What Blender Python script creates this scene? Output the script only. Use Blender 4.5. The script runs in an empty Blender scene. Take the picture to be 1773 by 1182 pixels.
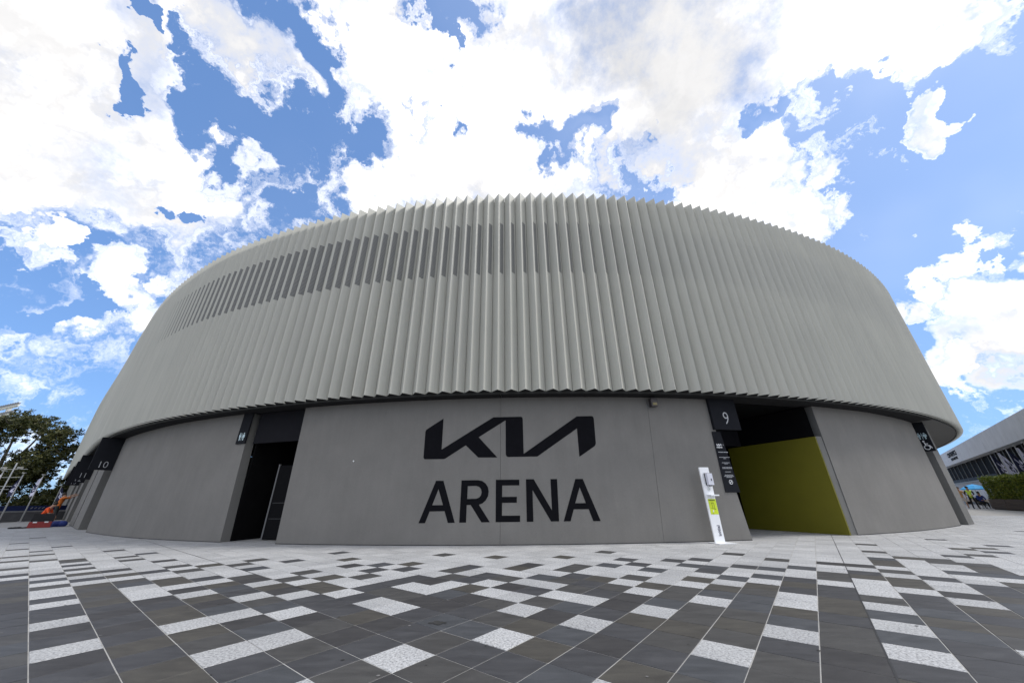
import bpy, bmesh, math, random
import numpy as np
from mathutils import Vector, Matrix

random.seed(7)
rng = np.random.default_rng(11)
SC = bpy.context.scene
COL = SC.collection
R = math.radians

# ------------------------------------------------------------------ camera
CAM_H = 1.12
cam = bpy.data.cameras.new('camera')
cam.sensor_width = 36.0
cam.lens = 600.0 / 1773.0 * 36.0
cam.clip_start = 0.05
cam.clip_end = 3000.0
camo = bpy.data.objects.new('camera', cam)
COL.objects.link(camo)
camo.matrix_world = (Matrix.Translation((0, 0, CAM_H)) @ Matrix.Rotation(R(90 + 24.55), 4, 'X')
                     @ Matrix.Rotation(R(-0.65), 4, 'Z'))
SC.camera = camo
SC.view_settings.view_transform = 'Standard'
SC.view_settings.look = 'None'
SC.view_settings.exposure = 0.30
SC.view_settings.gamma = 1.0
SC.view_settings.use_curve_mapping = False
SC.cycles.max_bounces = 8
SC.cycles.diffuse_bounces = 4

# ------------------------------------------------------------------ sky and sun
SUN_EL, SUN_AZ = R(52), R(98)          # azimuth measured from +Y towards +X
SKY_CLOUD=[(0.42, 0.372, 0.828, 0.146), (0.298, 0.39, 0.871, 0.155), (0.402, 0.475, 0.783, 0.112), (0.465, 0.41, 0.785, 0.1), (0.274, 0.489, 0.828, 0.106), (0.498, 0.334, 0.8, 0.116), (-0.644, 0.506, 0.573, 0.06), (-0.638, 0.43, 0.639, 0.074), (-0.775, 0.396, 0.492, 0.067), (-0.724, 0.357, 0.591, 0.123), (-0.713, 0.279, 0.644, 0.117), (-0.676, 0.326, 0.66, 0.1), (-0.752, 0.347, 0.561, 0.109), (-0.687, 0.383, 0.617, 0.108), (-0.639, 0.399, 0.658, 0.062), (-0.742, 0.394, 0.543, 0.094), (-0.684, 0.452, 0.573, 0.095), (-0.638, 0.469, 0.61, 0.063), (-0.721, 0.458, 0.521, 0.078), (-0.684, 0.509, 0.522, 0.058), (-0.713, 0.511, 0.481, 0.032), (-0.629, 0.307, 0.714, 0.047), (-0.62, 0.337, 0.708, 0.037), (-0.571, 0.301, 0.763, 0.049), (-0.573, 0.332, 0.75, 0.024), (-0.524, 0.308, 0.794, 0.038), (-0.472, 0.335, 0.815, 0.038), (-0.467, 0.374, 0.801, 0.031), (-0.464, 0.403, 0.789, 0.022), (-0.282, 0.371, 0.885, 0.061), (-0.332, 0.388, 0.86, 0.031), (-0.231, 0.393, 0.89, 0.11), (-0.297, 0.423, 0.856, 0.065), (-0.236, 0.471, 0.85, 0.105), (-0.264, 0.509, 0.819, 0.055), (-0.154, 0.48, 0.864, 0.089), (-0.048, 0.467, 0.883, 0.112), (0.025, 0.506, 0.862, 0.13), (0.088, 0.422, 0.902, 0.144), (0.213, 0.432, 0.876, 0.166), (0.335, 0.444, 0.831, 0.143), (0.371, 0.38, 0.847, 0.16), (0.161, 0.515, 0.842, 0.093), (0.29, 0.505, 0.813, 0.084), (-0.018, 0.59, 0.807, 0.109), (-0.123, 0.626, 0.77, 0.091), (0.025, 0.637, 0.77, 0.121), (-0.213, 0.646, 0.733, 0.077), (-0.284, 0.644, 0.711, 0.053), (-0.369, 0.628, 0.685, 0.042), (0.106, 0.619, 0.778, 0.063), (0.239, 0.59, 0.771, 0.043), (0.286, 0.553, 0.782, 0.038), (0.465, 0.363, 0.807, 0.122), (0.546, 0.344, 0.764, 0.114), (0.608, 0.314, 0.73, 0.093), (0.662, 0.29, 0.691, 0.067), (0.696, 0.27, 0.665, 0.041), (0.66, 0.333, 0.674, 0.036), (0.595, 0.362, 0.717, 0.048), (0.552, 0.395, 0.734, 0.038), (0.517, 0.421, 0.745, 0.035), (0.691, 0.299, 0.659, 0.033), (0.46, 0.56, 0.689, 0.084), (0.526, 0.528, 0.666, 0.062), (0.431, 0.607, 0.668, 0.07), (0.531, 0.579, 0.619, 0.076), (0.558, 0.533, 0.636, 0.044), (0.624, 0.539, 0.565, 0.029), (0.606, 0.569, 0.556, 0.033), (0.648, 0.497, 0.578, 0.02), (0.668, 0.479, 0.569, 0.015), (0.714, 0.391, 0.581, 0.018), (0.727, 0.368, 0.58, 0.017), (0.742, 0.342, 0.577, 0.015), (0.751, 0.334, 0.57, 0.01), (0.685, 0.399, 0.609, 0.014), (0.768, 0.517, 0.377, 0.024), (0.757, 0.543, 0.364, 0.019), (0.781, 0.496, 0.38, 0.016), (0.735, 0.532, 0.42, 0.012), (0.812, 0.499, 0.304, 0.034), (0.825, 0.468, 0.317, 0.033), (0.805, 0.531, 0.266, 0.039), (0.782, 0.568, 0.256, 0.024), (0.826, 0.505, 0.252, 0.037), (0.787, 0.578, 0.216, 0.017), (0.801, 0.558, 0.218, 0.011), (0.821, 0.541, 0.181, 0.024), (0.695, 0.555, 0.456, 0.016), (-0.771, 0.531, 0.351, 0.022), (-0.755, 0.559, 0.343, 0.03), (-0.73, 0.585, 0.352, 0.025), (-0.708, 0.583, 0.398, 0.022), (-0.796, 0.567, 0.209, 0.012), (-0.774, 0.596, 0.212, 0.015), (-0.791, 0.455, 0.409, 0.008), (-0.792, 0.471, 0.389, 0.008), (-0.799, 0.396, 0.453, 0.024), (-0.791, 0.412, 0.452, 0.021), (-0.788, 0.428, 0.443, 0.015), (-0.76, 0.452, 0.467, 0.025)]
SKY_WISP=[(-0.593, 0.534, 0.603, 0.043), (-0.546, 0.538, 0.642, 0.045), (-0.498, 0.371, 0.784, 0.028), (-0.442, 0.596, 0.67, 0.044), (-0.392, 0.592, 0.704, 0.032), (0.31, 0.608, 0.731, 0.047), (0.35, 0.551, 0.757, 0.05), (0.588, 0.438, 0.68, 0.034), (0.638, 0.504, 0.583, 0.03), (0.698, 0.462, 0.547, 0.018), (-0.806, 0.457, 0.377, 0.015), (-0.787, 0.577, 0.218, 0.025), (0.745, 0.574, 0.339, 0.023), (0.817, 0.538, 0.205, 0.03), (-0.577, 0.516, 0.633, 0.032), (-0.582, 0.543, 0.605, 0.024), (-0.554, 0.504, 0.662, 0.019), (-0.547, 0.573, 0.611, 0.03), (-0.477, 0.593, 0.649, 0.032), (-0.385, 0.482, 0.787, 0.023), (-0.568, 0.396, 0.721, 0.017), (-0.563, 0.414, 0.715, 0.013), (0.574, 0.447, 0.686, 0.012), (-0.476, 0.408, 0.779, 0.02), (0.716, 0.543, 0.439, 0.013), (0.653, 0.48, 0.586, 0.019), (-0.436, 0.435, 0.788, 0.013), (-0.809, 0.55, 0.209, 0.011), (0.793, 0.587, 0.16, 0.032), (0.813, 0.564, 0.144, 0.03), (0.765, 0.526, 0.371, 0.035)]
SKY_GAP=[(-0.124, 0.397, 0.909, 0.039), (-0.137, 0.368, 0.92, 0.045), (-0.095, 0.358, 0.929, 0.041), (-0.122, 0.432, 0.894, 0.018), (0.328, 0.634, 0.701, 0.035), (0.344, 0.552, 0.759, 0.027), (-0.37, 0.374, 0.85, 0.024), (-0.575, 0.441, 0.689, 0.029), (-0.572, 0.476, 0.669, 0.041), (-0.673, 0.348, 0.653, 0.013), (-0.668, 0.358, 0.652, 0.008), (-0.124, 0.402, 0.907, 0.026), (-0.139, 0.376, 0.916, 0.029), (-0.101, 0.362, 0.927, 0.027), (-0.121, 0.423, 0.898, 0.011), (-0.241, 0.522, 0.818, 0.015), (-0.128, 0.538, 0.833, 0.02), (0.132, 0.566, 0.814, 0.04), (0.176, 0.59, 0.788, 0.021), (0.116, 0.547, 0.829, 0.016), (-0.515, 0.455, 0.727, 0.057), (-0.454, 0.518, 0.725, 0.08), (-0.516, 0.389, 0.763, 0.029), (-0.383, 0.557, 0.737, 0.056), (-0.384, 0.412, 0.826, 0.029), (-0.562, 0.349, 0.75, 0.018), (-0.524, 0.341, 0.78, 0.016), (-0.526, 0.538, 0.659, 0.034), (-0.394, 0.354, 0.848, 0.019), (0.618, 0.449, 0.645, 0.058), (0.648, 0.394, 0.652, 0.028), (0.74, 0.455, 0.495, 0.068), (0.676, 0.441, 0.591, 0.027), (0.789, 0.416, 0.451, 0.06), (0.73, 0.501, 0.464, 0.027), (0.526, 0.468, 0.71, 0.023), (0.301, 0.64, 0.707, 0.019), (-0.601, 0.29, 0.745, 0.009), (-0.802, 0.526, 0.284, 0.024), (-0.656, 0.539, 0.529, 0.014), (0.727, 0.314, 0.61, 0.021)]
SKY_GREY=[(0.366, 0.43, 0.825, 0.128, 0.58), (0.263, 0.385, 0.885, 0.114, 0.58), (0.39, 0.346, 0.853, 0.085, 0.58), (0.233, 0.475, 0.848, 0.082, 0.53), (-0.75, 0.316, 0.581, 0.056, 0.42), (-0.764, 0.372, 0.527, 0.044, 0.42), (0.063, 0.647, 0.76, 0.05, 0.42), (0.479, 0.59, 0.65, 0.067, 0.42), (0.812, 0.535, 0.235, 0.031, 0.42)]

def build_world():
    w = bpy.data.worlds.new('World')
    SC.world = w
    w.use_nodes = True
    nt = w.node_tree
    nt.nodes.clear()
    N, L = nt.nodes, nt.links
    out = N.new('ShaderNodeOutputWorld')
    bg = N.new('ShaderNodeBackground')
    bg.inputs['Strength'].default_value = 0.15
    L.new(bg.outputs[0], out.inputs[0])
    sky = N.new('ShaderNodeTexSky')
    sky.sky_type = 'NISHITA'
    sky.sun_disc = False
    sky.sun_elevation = SUN_EL
    sky.sun_rotation = SUN_AZ
    sky.air_density = 1.0
    sky.dust_density = 0.3
    sky.ozone_density = 3.0
    tc = N.new('ShaderNodeTexCoord')
    dirv = tc.outputs['Generated']

    def math_(op, a, b=None, clamp=False):
        n = N.new('ShaderNodeMath')
        n.operation = op
        n.use_clamp = clamp
        for k, v in enumerate((a, b)):
            if v is None:
                continue
            if isinstance(v, (int, float)):
                n.inputs[k].default_value = v
            else:
                L.new(v, n.inputs[k])
        return n.outputs[0]

    def noise(vec, scale, detail, rough, dist=0.0, norm=True):
        n = N.new('ShaderNodeTexNoise')
        n.inputs['Scale'].default_value = scale
        n.inputs['Detail'].default_value = detail
        n.inputs['Roughness'].default_value = rough
        n.inputs['Distortion'].default_value = dist
        n.normalize = norm
        L.new(vec, n.inputs['Vector'])
        return n

    def maprange(v, a, b, c, d, kind='SMOOTHSTEP'):
        n = N.new('ShaderNodeMapRange')
        n.interpolation_type = kind
        for k, x in zip(('From Min', 'From Max', 'To Min', 'To Max'), (a, b, c, d)):
            n.inputs[k].default_value = x
        L.new(v, n.inputs['Value'])
        return n.outputs[0]

    # the direction is warped a little so that no cloud keeps a round outline
    wn = noise(dirv, 7.0, 6.0, 0.60)
    sub = N.new('ShaderNodeVectorMath'); sub.operation = 'SUBTRACT'
    L.new(wn.outputs['Color'], sub.inputs[0]); sub.inputs[1].default_value = (0.5, 0.5, 0.5)
    scl = N.new('ShaderNodeVectorMath'); scl.operation = 'SCALE'
    L.new(sub.outputs[0], scl.inputs[0]); scl.inputs['Scale'].default_value = 0.42
    add = N.new('ShaderNodeVectorMath'); add.operation = 'ADD'
    L.new(dirv, add.inputs[0]); L.new(scl.outputs[0], add.inputs[1])
    nrm = N.new('ShaderNodeVectorMath'); nrm.operation = 'NORMALIZE'
    L.new(add.outputs[0], nrm.inputs[0])
    wd = nrm.outputs[0]

    def blobs(lst, weight, r0=2.0, r1=0.0, vec=None):
        acc = None
        for b in lst:
            x, y, z, r = b[:4]
            wgt = b[4] if len(b) > 4 else weight
            d = N.new('ShaderNodeVectorMath'); d.operation = 'DOT_PRODUCT'
            L.new(vec or wd, d.inputs[0]); d.inputs[1].default_value = (x, y, z)
            v = maprange(d.outputs['Value'], math.cos(r * r0), math.cos(r * r1), 0.0, wgt)
            acc = v if acc is None else math_('MAXIMUM', acc, v)
        return acc

    pos = blobs(SKY_CLOUD, 1.4)
    wisp = blobs(SKY_WISP, 1.0, 2.2, 0.0)
    neg = blobs(SKY_GAP, 1.0, 1.8, 0.2)
    grey = blobs(SKY_GREY, 0.5, 2.0, 0.0)
    # broken cloud over the unseen rest of the sky, thickened to brighten the scene
    cov = noise(dirv, 2.3, 2.0, 0.5)
    rest = maprange(cov.outputs['Fac'], 0.40, 0.55, 0.0, 1.4)
    axis = (0.0, math.cos(R(24.55)), math.sin(R(24.55)))
    d = N.new('ShaderNodeVectorMath'); d.operation = 'DOT_PRODUCT'
    L.new(dirv, d.inputs[0]); d.inputs[1].default_value = axis
    outside = maprange(d.outputs['Value'], 0.50, 0.22, 0.0, 1.0)
    rest = math_('MULTIPLY', rest, outside)
    body = math_('MAXIMUM', pos, rest)
    body = math_('SUBTRACT', body, math_('MULTIPLY', neg, 1.75))
    fb = noise(dirv, 6.0, 8.0, 0.62, 0.0, False)
    fb2 = noise(dirv, 26.0, 5.0, 0.68, 0.0, False)
    fine = math_('ADD', math_('MULTIPLY', fb.outputs['Fac'], 0.40), math_('MULTIPLY', fb2.outputs['Fac'], 0.12))
    dens = math_('ADD', body, fine)
    mask = math_('POWER', maprange(dens, 0.20, 1.62, 0.0, 1.0), 1.6)
    fb3 = noise(wd, 15.0, 6.0, 0.62, 0.0, False)
    # frayed fringe round the clouds, and loose wisps
    fringe = math_('MULTIPLY', maprange(math_('ADD', dens, math_('MULTIPLY', fb3.outputs['Fac'], 0.35)), -0.05, 0.74, 0.0, 0.46), maprange(fb3.outputs['Fac'], -0.5, 0.5, 0.35, 1.0))
    loose = maprange(math_('ADD', math_('MULTIPLY', wisp, 0.8), math_('MULTIPLY', fb3.outputs['Fac'], 0.75)), 0.46, 1.35, 0.0, 0.44)
    mask = math_('MAXIMUM', mask, math_('MAXIMUM', fringe, loose))
    # thin veil of high haze, a little stronger towards the sun
    veil_n = noise(dirv, 3.0, 3.0, 0.55)
    sd = (math.sin(SUN_AZ) * math.cos(SUN_EL), math.cos(SUN_AZ) * math.cos(SUN_EL), math.sin(SUN_EL))
    d2 = N.new('ShaderNodeVectorMath'); d2.operation = 'DOT_PRODUCT'
    L.new(dirv, d2.inputs[0]); d2.inputs[1].default_value = sd
    veil = math_('MULTIPLY', maprange(d2.outputs['Value'], 0.45, 0.97, 0.02, 0.18),
                 maprange(veil_n.outputs['Fac'], 0.3, 0.7, 0.55, 1.0))
    mask = math_('MAXIMUM', mask, veil)
    # cloud colour: bright, greyer where the cloud is thick
    shade = noise(wd, 4.5, 4.0, 0.55)
    dim = math_('MAXIMUM', math_('MULTIPLY', grey, maprange(shade.outputs['Fac'], 0.3, 0.7, 0.88, 1.06, 'LINEAR')),
                math_('MULTIPLY', maprange(shade.outputs['Fac'], 0.34, 0.66, 0.0, 0.52), maprange(dens, 0.45, 1.4, 0.0, 1.0)))
    val = math_('MULTIPLY', math_('SUBTRACT', 1.0, dim), CLOUD_LEVEL)
    cc = N.new('ShaderNodeCombineXYZ')
    L.new(math_('MULTIPLY', val, math_('SUBTRACT', 1.04, math_('MULTIPLY', dim, 0.06))), cc.inputs[0]); L.new(val, cc.inputs[1])
    L.new(math_('MULTIPLY', val, math_('ADD', 0.945, math_('MULTIPLY', dim, 0.11))), cc.inputs[2])
    tint = N.new('ShaderNodeVectorMath'); tint.operation = 'MULTIPLY'
    L.new(sky.outputs[0], tint.inputs[0]); tint.inputs[1].default_value = SKY_TINT
    gm_ = N.new('ShaderNodeGamma'); gm_.inputs['Gamma'].default_value = 0.47
    L.new(tint.outputs[0], gm_.inputs['Color'])
    t2 = N.new('ShaderNodeVectorMath'); t2.operation = 'MULTIPLY'
    L.new(gm_.outputs[0], t2.inputs[0]); t2.inputs[1].default_value = SKY_GAIN
    mix = N.new('ShaderNodeMix'); mix.data_type = 'RGBA'
    L.new(mask, mix.inputs['Factor'])
    L.new(t2.outputs[0], mix.inputs['A']); L.new(cc.outputs[0], mix.inputs['B'])
    L.new(mix.outputs['Result'], bg.inputs['Color'])
    w.cycles.sampling_method = 'MANUAL'
    w.cycles.sample_map_resolution = 512

CLOUD_LEVEL = 10.6
SKY_TINT = (0.72, 1.08, 1.5)
SKY_GAIN = (1.000, 1.352, 1.884)
build_world()

sl = bpy.data.lights.new('sun', 'SUN')
sl.energy = 2.2
sl.angle = R(12)
sl.color = (1.0, 0.97, 0.92)
so = bpy.data.objects.new('sun', sl)
COL.objects.link(so)
sdir = Vector((math.sin(SUN_AZ) * math.cos(SUN_EL), math.cos(SUN_AZ) * math.cos(SUN_EL), math.sin(SUN_EL)))
so.rotation_euler = sdir.to_track_quat('Z', 'Y').to_euler()
so.location = (20, 20, 60)

# ------------------------------------------------------------------ materials
MATS = {}

def mat(name, col, rough=0.7, metal=0.0, var=0.0, scale=4.0, bump=0.0, bscale=40.0, spec=0.5, stretch=(1, 1, 1), col2=None, detail=6.0):
    """plain surface with an uneven base colour and fine relief"""
    if name in MATS:
        return MATS[name]
    m = bpy.data.materials.new(name)
    m.use_nodes = True
    nt = m.node_tree
    p = nt.nodes['Principled BSDF']
    p.inputs['Roughness'].default_value = rough
    p.inputs['Metallic'].default_value = metal
    p.inputs['Specular IOR Level'].default_value = spec
    p.inputs['Base Color'].default_value = (*col, 1)
    m.diffuse_color = (*col, 1)
    if var or bump or col2:
        tc = nt.nodes.new('ShaderNodeTexCoord')
        mp = nt.nodes.new('ShaderNodeMapping')
        mp.inputs['Scale'].default_value = stretch
        geo = nt.nodes.new('ShaderNodeNewGeometry')
        nt.links.new(geo.outputs['Position'], mp.inputs['Vector'])
        n = nt.nodes.new('ShaderNodeTexNoise')
        n.inputs['Scale'].default_value = scale
        n.inputs['Detail'].default_value = detail
        n.inputs['Roughness'].default_value = 0.62
        nt.links.new(mp.outputs[0], n.inputs['Vector'])
        cr = nt.nodes.new('ShaderNodeValToRGB')
        c2 = col2 or tuple(min(1, c * (1 + var)) for c in col)
        c1 = col if col2 else tuple(c * (1 - var) for c in col)
        cr.color_ramp.elements[0].position = 0.3
        cr.color_ramp.elements[1].position = 0.72
        cr.color_ramp.elements[0].color = (*c1, 1)
        cr.color_ramp.elements[1].color = (*c2, 1)
        nt.links.new(n.outputs['Fac'], cr.inputs[0])
        nt.links.new(cr.outputs[0], p.inputs['Base Color'])
        if bump:
            b = nt.nodes.new('ShaderNodeBump')
            b.inputs['Strength'].default_value = bump
            b.inputs['Distance'].default_value = 0.01
            n2 = nt.nodes.new('ShaderNodeTexNoise')
            n2.inputs['Scale'].default_value = bscale
            n2.inputs['Detail'].default_value = 4
            nt.links.new(geo.outputs['Position'], n2.inputs['Vector'])
            nt.links.new(n2.outputs['Fac'], b.inputs['Height'])
            nt.links.new(b.outputs[0], p.inputs['Normal'])
    MATS[name] = m
    return m


def ramp(nt, fac, stops):
    cr = nt.nodes.new('ShaderNodeValToRGB')
    el = cr.color_ramp.elements
    while len(el) < len(stops):
        el.new(0.5)
    for e, (p, c) in zip(el, stops):
        e.position = p
        e.color = (*c, 1)
    nt.links.new(fac, cr.inputs[0])
    return cr.outputs[0]


def stone_mat(name, base, vein, seed):
    """honed dark bluestone: cloudy, faint bands, a few brownish patches"""
    m = bpy.data.materials.new(name)
    m.use_nodes = True
    nt = m.node_tree
    p = nt.nodes['Principled BSDF']
    geo = nt.nodes.new('ShaderNodeNewGeometry')
    mp = nt.nodes.new('ShaderNodeMapping')
    mp.inputs['Rotation'].default_value = (0, 0, R(38 + 7 * seed))
    mp.inputs['Location'].default_value = (seed * 3.7, seed * 1.9, 0)
    mp.inputs['Scale'].default_value = (1.0, 3.5, 1)
    nt.links.new(geo.outputs['Position'], mp.inputs['Vector'])
    n = nt.nodes.new('ShaderNodeTexNoise')
    n.inputs['Scale'].default_value = 2.6
    n.inputs['Detail'].default_value = 7
    n.inputs['Roughness'].default_value = 0.6
    n.inputs['Distortion'].default_value = 0.6
    nt.links.new(mp.outputs[0], n.inputs['Vector'])
    c1 = ramp(nt, n.outputs['Fac'], [(0.28, tuple(c * 0.72 for c in base)), (0.5, base), (0.75, vein)])
    n2 = nt.nodes.new('ShaderNodeTexNoise')
    n2.inputs['Scale'].default_value = 170
    n2.inputs['Detail'].default_value = 3
    nt.links.new(geo.outputs['Position'], n2.inputs['Vector'])
    c2 = ramp(nt, n2.outputs['Fac'], [(0.3, (0.78,) * 3), (0.7, (1.2,) * 3)])
    mx = nt.nodes.new('ShaderNodeMix'); mx.data_type = 'RGBA'; mx.blend_type = 'MULTIPLY'
    mx.inputs['Factor'].default_value = 1
    nt.links.new(c1, mx.inputs['A']); nt.links.new(c2, mx.inputs['B'])
    n3 = nt.nodes.new('ShaderNodeTexNoise')
    n3.inputs['Scale'].default_value = 3.4
    n3.inputs['Detail'].default_value = 8
    n3.inputs['Roughness'].default_value = 0.72
    nt.links.new(geo.outputs['Position'], n3.inputs['Vector'])
    c3 = ramp(nt, n3.outputs['Fac'], [(0.60, (1, 1, 1)), (0.70, (0.72, 0.70, 0.68)), (0.80, (0.6, 0.6, 0.6))])
    mx3 = nt.nodes.new('ShaderNodeMix'); mx3.data_type = 'RGBA'; mx3.blend_type = 'MULTIPLY'
    mx3.inputs['Factor'].default_value = 1
    nt.links.new(mx.outputs['Result'], mx3.inputs['A']); nt.links.new(c3, mx3.inputs['B'])
    nt.links.new(mx3.outputs['Result'], p.inputs['Base Color'])
    p.inputs['Roughness'].default_value = 0.62
    p.inputs['Specular IOR Level'].default_value = 0.35
    b = nt.nodes.new('ShaderNodeBump')
    b.inputs['Strength'].default_value = 0.12
    b.inputs['Distance'].default_value = 0.004
    nt.links.new(n2.outputs['Fac'], b.inputs['Height'])
    nt.links.new(b.outputs[0], p.inputs['Normal'])
    m.diffuse_color = (*base, 1)
    return m


def granite_mat(name, lo, mid, hi, seed):
    """flamed pale granite with salt-and-pepper grain"""
    m = bpy.data.materials.new(name)
    m.use_nodes = True
    nt = m.node_tree
    p = nt.nodes['Principled BSDF']
    geo = nt.nodes.new('ShaderNodeNewGeometry')
    mp = nt.nodes.new('ShaderNodeMapping')
    mp.inputs['Location'].default_value = (seed * 5.1, seed * 2.3, 0)
    nt.links.new(geo.outputs['Position'], mp.inputs['Vector'])
    n = nt.nodes.new('ShaderNodeTexNoise')
    n.inputs['Scale'].default_value = 48
    n.inputs['Detail'].default_value = 5
    n.inputs['Roughness'].default_value = 0.75
    nt.links.new(mp.outputs[0], n.inputs['Vector'])
    c1 = ramp(nt, n.outputs['Fac'], [(0.37, lo), (0.47, mid), (0.60, hi)])
    n2 = nt.nodes.new('ShaderNodeTexNoise')
    n2.inputs['Scale'].default_value = 1.3
    n2.inputs['Detail'].default_value = 5
    nt.links.new(mp.outputs[0], n2.inputs['Vector'])
    c2 = ramp(nt, n2.outputs['Fac'], [(0.3, (0.86, 0.86, 0.87)), (0.7, (1.08, 1.08, 1.08))])
    mx = nt.nodes.new('ShaderNodeMix'); mx.data_type = 'RGBA'; mx.blend_type = 'MULTIPLY'
    mx.inputs['Factor'].default_value = 1
    nt.links.new(c1, mx.inputs['A']); nt.links.new(c2, mx.inputs['B'])
    nt.links.new(mx.outputs['Result'], p.inputs['Base Color'])
    p.inputs['Roughness'].default_value = 0.7
    p.inputs['Specular IOR Level'].default_value = 0.3
    b = nt.nodes.new('ShaderNodeBump')
    b.inputs['Strength'].default_value = 0.25
    b.inputs['Distance'].default_value = 0.004
    nt.links.new(n.outputs['Fac'], b.inputs['Height'])
    nt.links.new(b.outputs[0], p.inputs['Normal'])
    m.diffuse_color = (*mid, 1)
    return m


def concrete_mat(name, col):
    """sprayed grey render: soft blotches, faint vertical wash marks, pinholes"""
    m = bpy.data.materials.new(name)
    m.use_nodes = True
    nt = m.node_tree
    p = nt.nodes['Principled BSDF']
    geo = nt.nodes.new('ShaderNodeNewGeometry')

    def nz(scale, detail, st, rough=0.6):
        mp = nt.nodes.new('ShaderNodeMapping')
        mp.inputs['Scale'].default_value = st
        nt.links.new(geo.outputs['Position'], mp.inputs['Vector'])
        n = nt.nodes.new('ShaderNodeTexNoise')
        n.inputs['Scale'].default_value = scale
        n.inputs['Detail'].default_value = detail
        n.inputs['Roughness'].default_value = rough
        nt.links.new(mp.outputs[0], n.inputs['Vector'])
        return n.outputs['Fac']
    big = ramp(nt, nz(0.9, 6, (1, 1, 1)), [(0.3, tuple(c * 0.91 for c in col)), (0.72, tuple(c * 1.07 for c in col))])
    wash = ramp(nt, nz(5.0, 5, (1, 1, 0.12)), [(0.3, (0.965, 0.965, 0.965)), (0.7, (1.03, 1.03, 1.03))])
    grain = ramp(nt, nz(90, 3, (1, 1, 1)), [(0.3, (0.86,) * 3), (0.7, (1.12,) * 3)])
    scuff = ramp(nt, nz(2.3, 9, (1, 1, 0.6), 0.75), [(0.62, (1, 1, 1)), (0.80, (1.14, 1.135, 1.12))])
    prev = big
    for c in (wash, grain, scuff):
        mx = nt.nodes.new('ShaderNodeMix'); mx.data_type = 'RGBA'; mx.blend_type = 'MULTIPLY'
        mx.inputs['Factor'].default_value = 1
        nt.links.new(prev, mx.inputs['A']); nt.links.new(c, mx.inputs['B'])
        prev = mx.outputs['Result']
    nt.links.new(prev, p.inputs['Base Color'])
    p.inputs['Roughness'].default_value = 0.85
    p.inputs['Specular IOR Level'].default_value = 0.2
    b = nt.nodes.new('ShaderNodeBump')
    b.inputs['Strength'].default_value = 0.25
    b.inputs['Distance'].default_value = 0.006
    nt.links.new(nz(35, 5, (1, 1, 1)), b.inputs['Height'])
    nt.links.new(b.outputs[0], p.inputs['Normal'])
    m.diffuse_color = (*col, 1)
    return m


def louvre_mat():
    """dark louvre blades: fine horizontal lines and a vertical centre seam"""
    m = bpy.data.materials.new('louvre')
    m.use_nodes = True
    nt = m.node_tree
    p = nt.nodes['Principled BSDF']
    geo = nt.nodes.new('ShaderNodeNewGeometry')
    w = nt.nodes.new('ShaderNodeTexWave')
    w.bands_direction = 'Z'
    w.inputs['Scale'].default_value = 5.2
    w.inputs['Distortion'].default_value = 0
    nt.links.new(geo.outputs['Position'], w.inputs['Vector'])
    c = ramp(nt, w.outputs['Fac'], [(0.2, (0.12, 0.12, 0.115)), (0.6, (0.235, 0.235, 0.225))])
    nt.links.new(c, p.inputs['Base Color'])
    p.inputs['Roughness'].default_value = 0.6
    b = nt.nodes.new('ShaderNodeBump')
    b.inputs['Strength'].default_value = 0.5
    b.inputs['Distance'].default_value = 0.01
    nt.links.new(w.outputs['Fac'], b.inputs['Height'])
    nt.links.new(b.outputs[0], p.inputs['Normal'])
    return m


def perforated_mat():
    m = bpy.data.materials.new('perforated_soffit')
    m.use_nodes = True
    nt = m.node_tree
    p = nt.nodes['Principled BSDF']
    geo = nt.nodes.new('ShaderNodeNewGeometry')
    w = nt.nodes.new('ShaderNodeTexWave')
    w.wave_type = 'RINGS'
    w.rings_direction = 'Z'
    w.inputs['Scale'].default_value = 1.6
    w.inputs['Distortion'].default_value = 0.4
    nt.links.new(geo.outputs['Position'], w.inputs['Vector'])
    c = ramp(nt, w.outputs['Fac'], [(0.35, (0.045, 0.044, 0.042)), (0.6, (0.13, 0.128, 0.122))])
    nt.links.new(c, p.inputs['Base Color'])
    p.inputs['Roughness'].default_value = 0.7
    return m


def leaf_mat(name, c1, c2, c3):
    m = bpy.data.materials.new(name)
    m.use_nodes = True
    nt = m.node_tree
    p = nt.nodes['Principled BSDF']
    geo = nt.nodes.new('ShaderNodeNewGeometry')
    c = ramp(nt, geo.outputs['Random Per Island'], [(0.0, c1), (0.55, c2), (1.0, c3)])
    nt.links.new(c, p.inputs['Base Color'])
    p.inputs['Roughness'].default_value = 0.55
    tr = nt.nodes.new('ShaderNodeBsdfTranslucent')
    nt.links.new(c, tr.inputs['Color'])
    ms = nt.nodes.new('ShaderNodeMixShader')
    ms.inputs[0].default_value = 0.25
    out = nt.nodes['Material Output']
    nt.links.new(p.outputs[0], ms.inputs[1]); nt.links.new(tr.outputs[0], ms.inputs[2])
    nt.links.new(ms.outputs[0], out.inputs['Surface'])
    m.diffuse_color = (*c2, 1)
    return m


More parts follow.
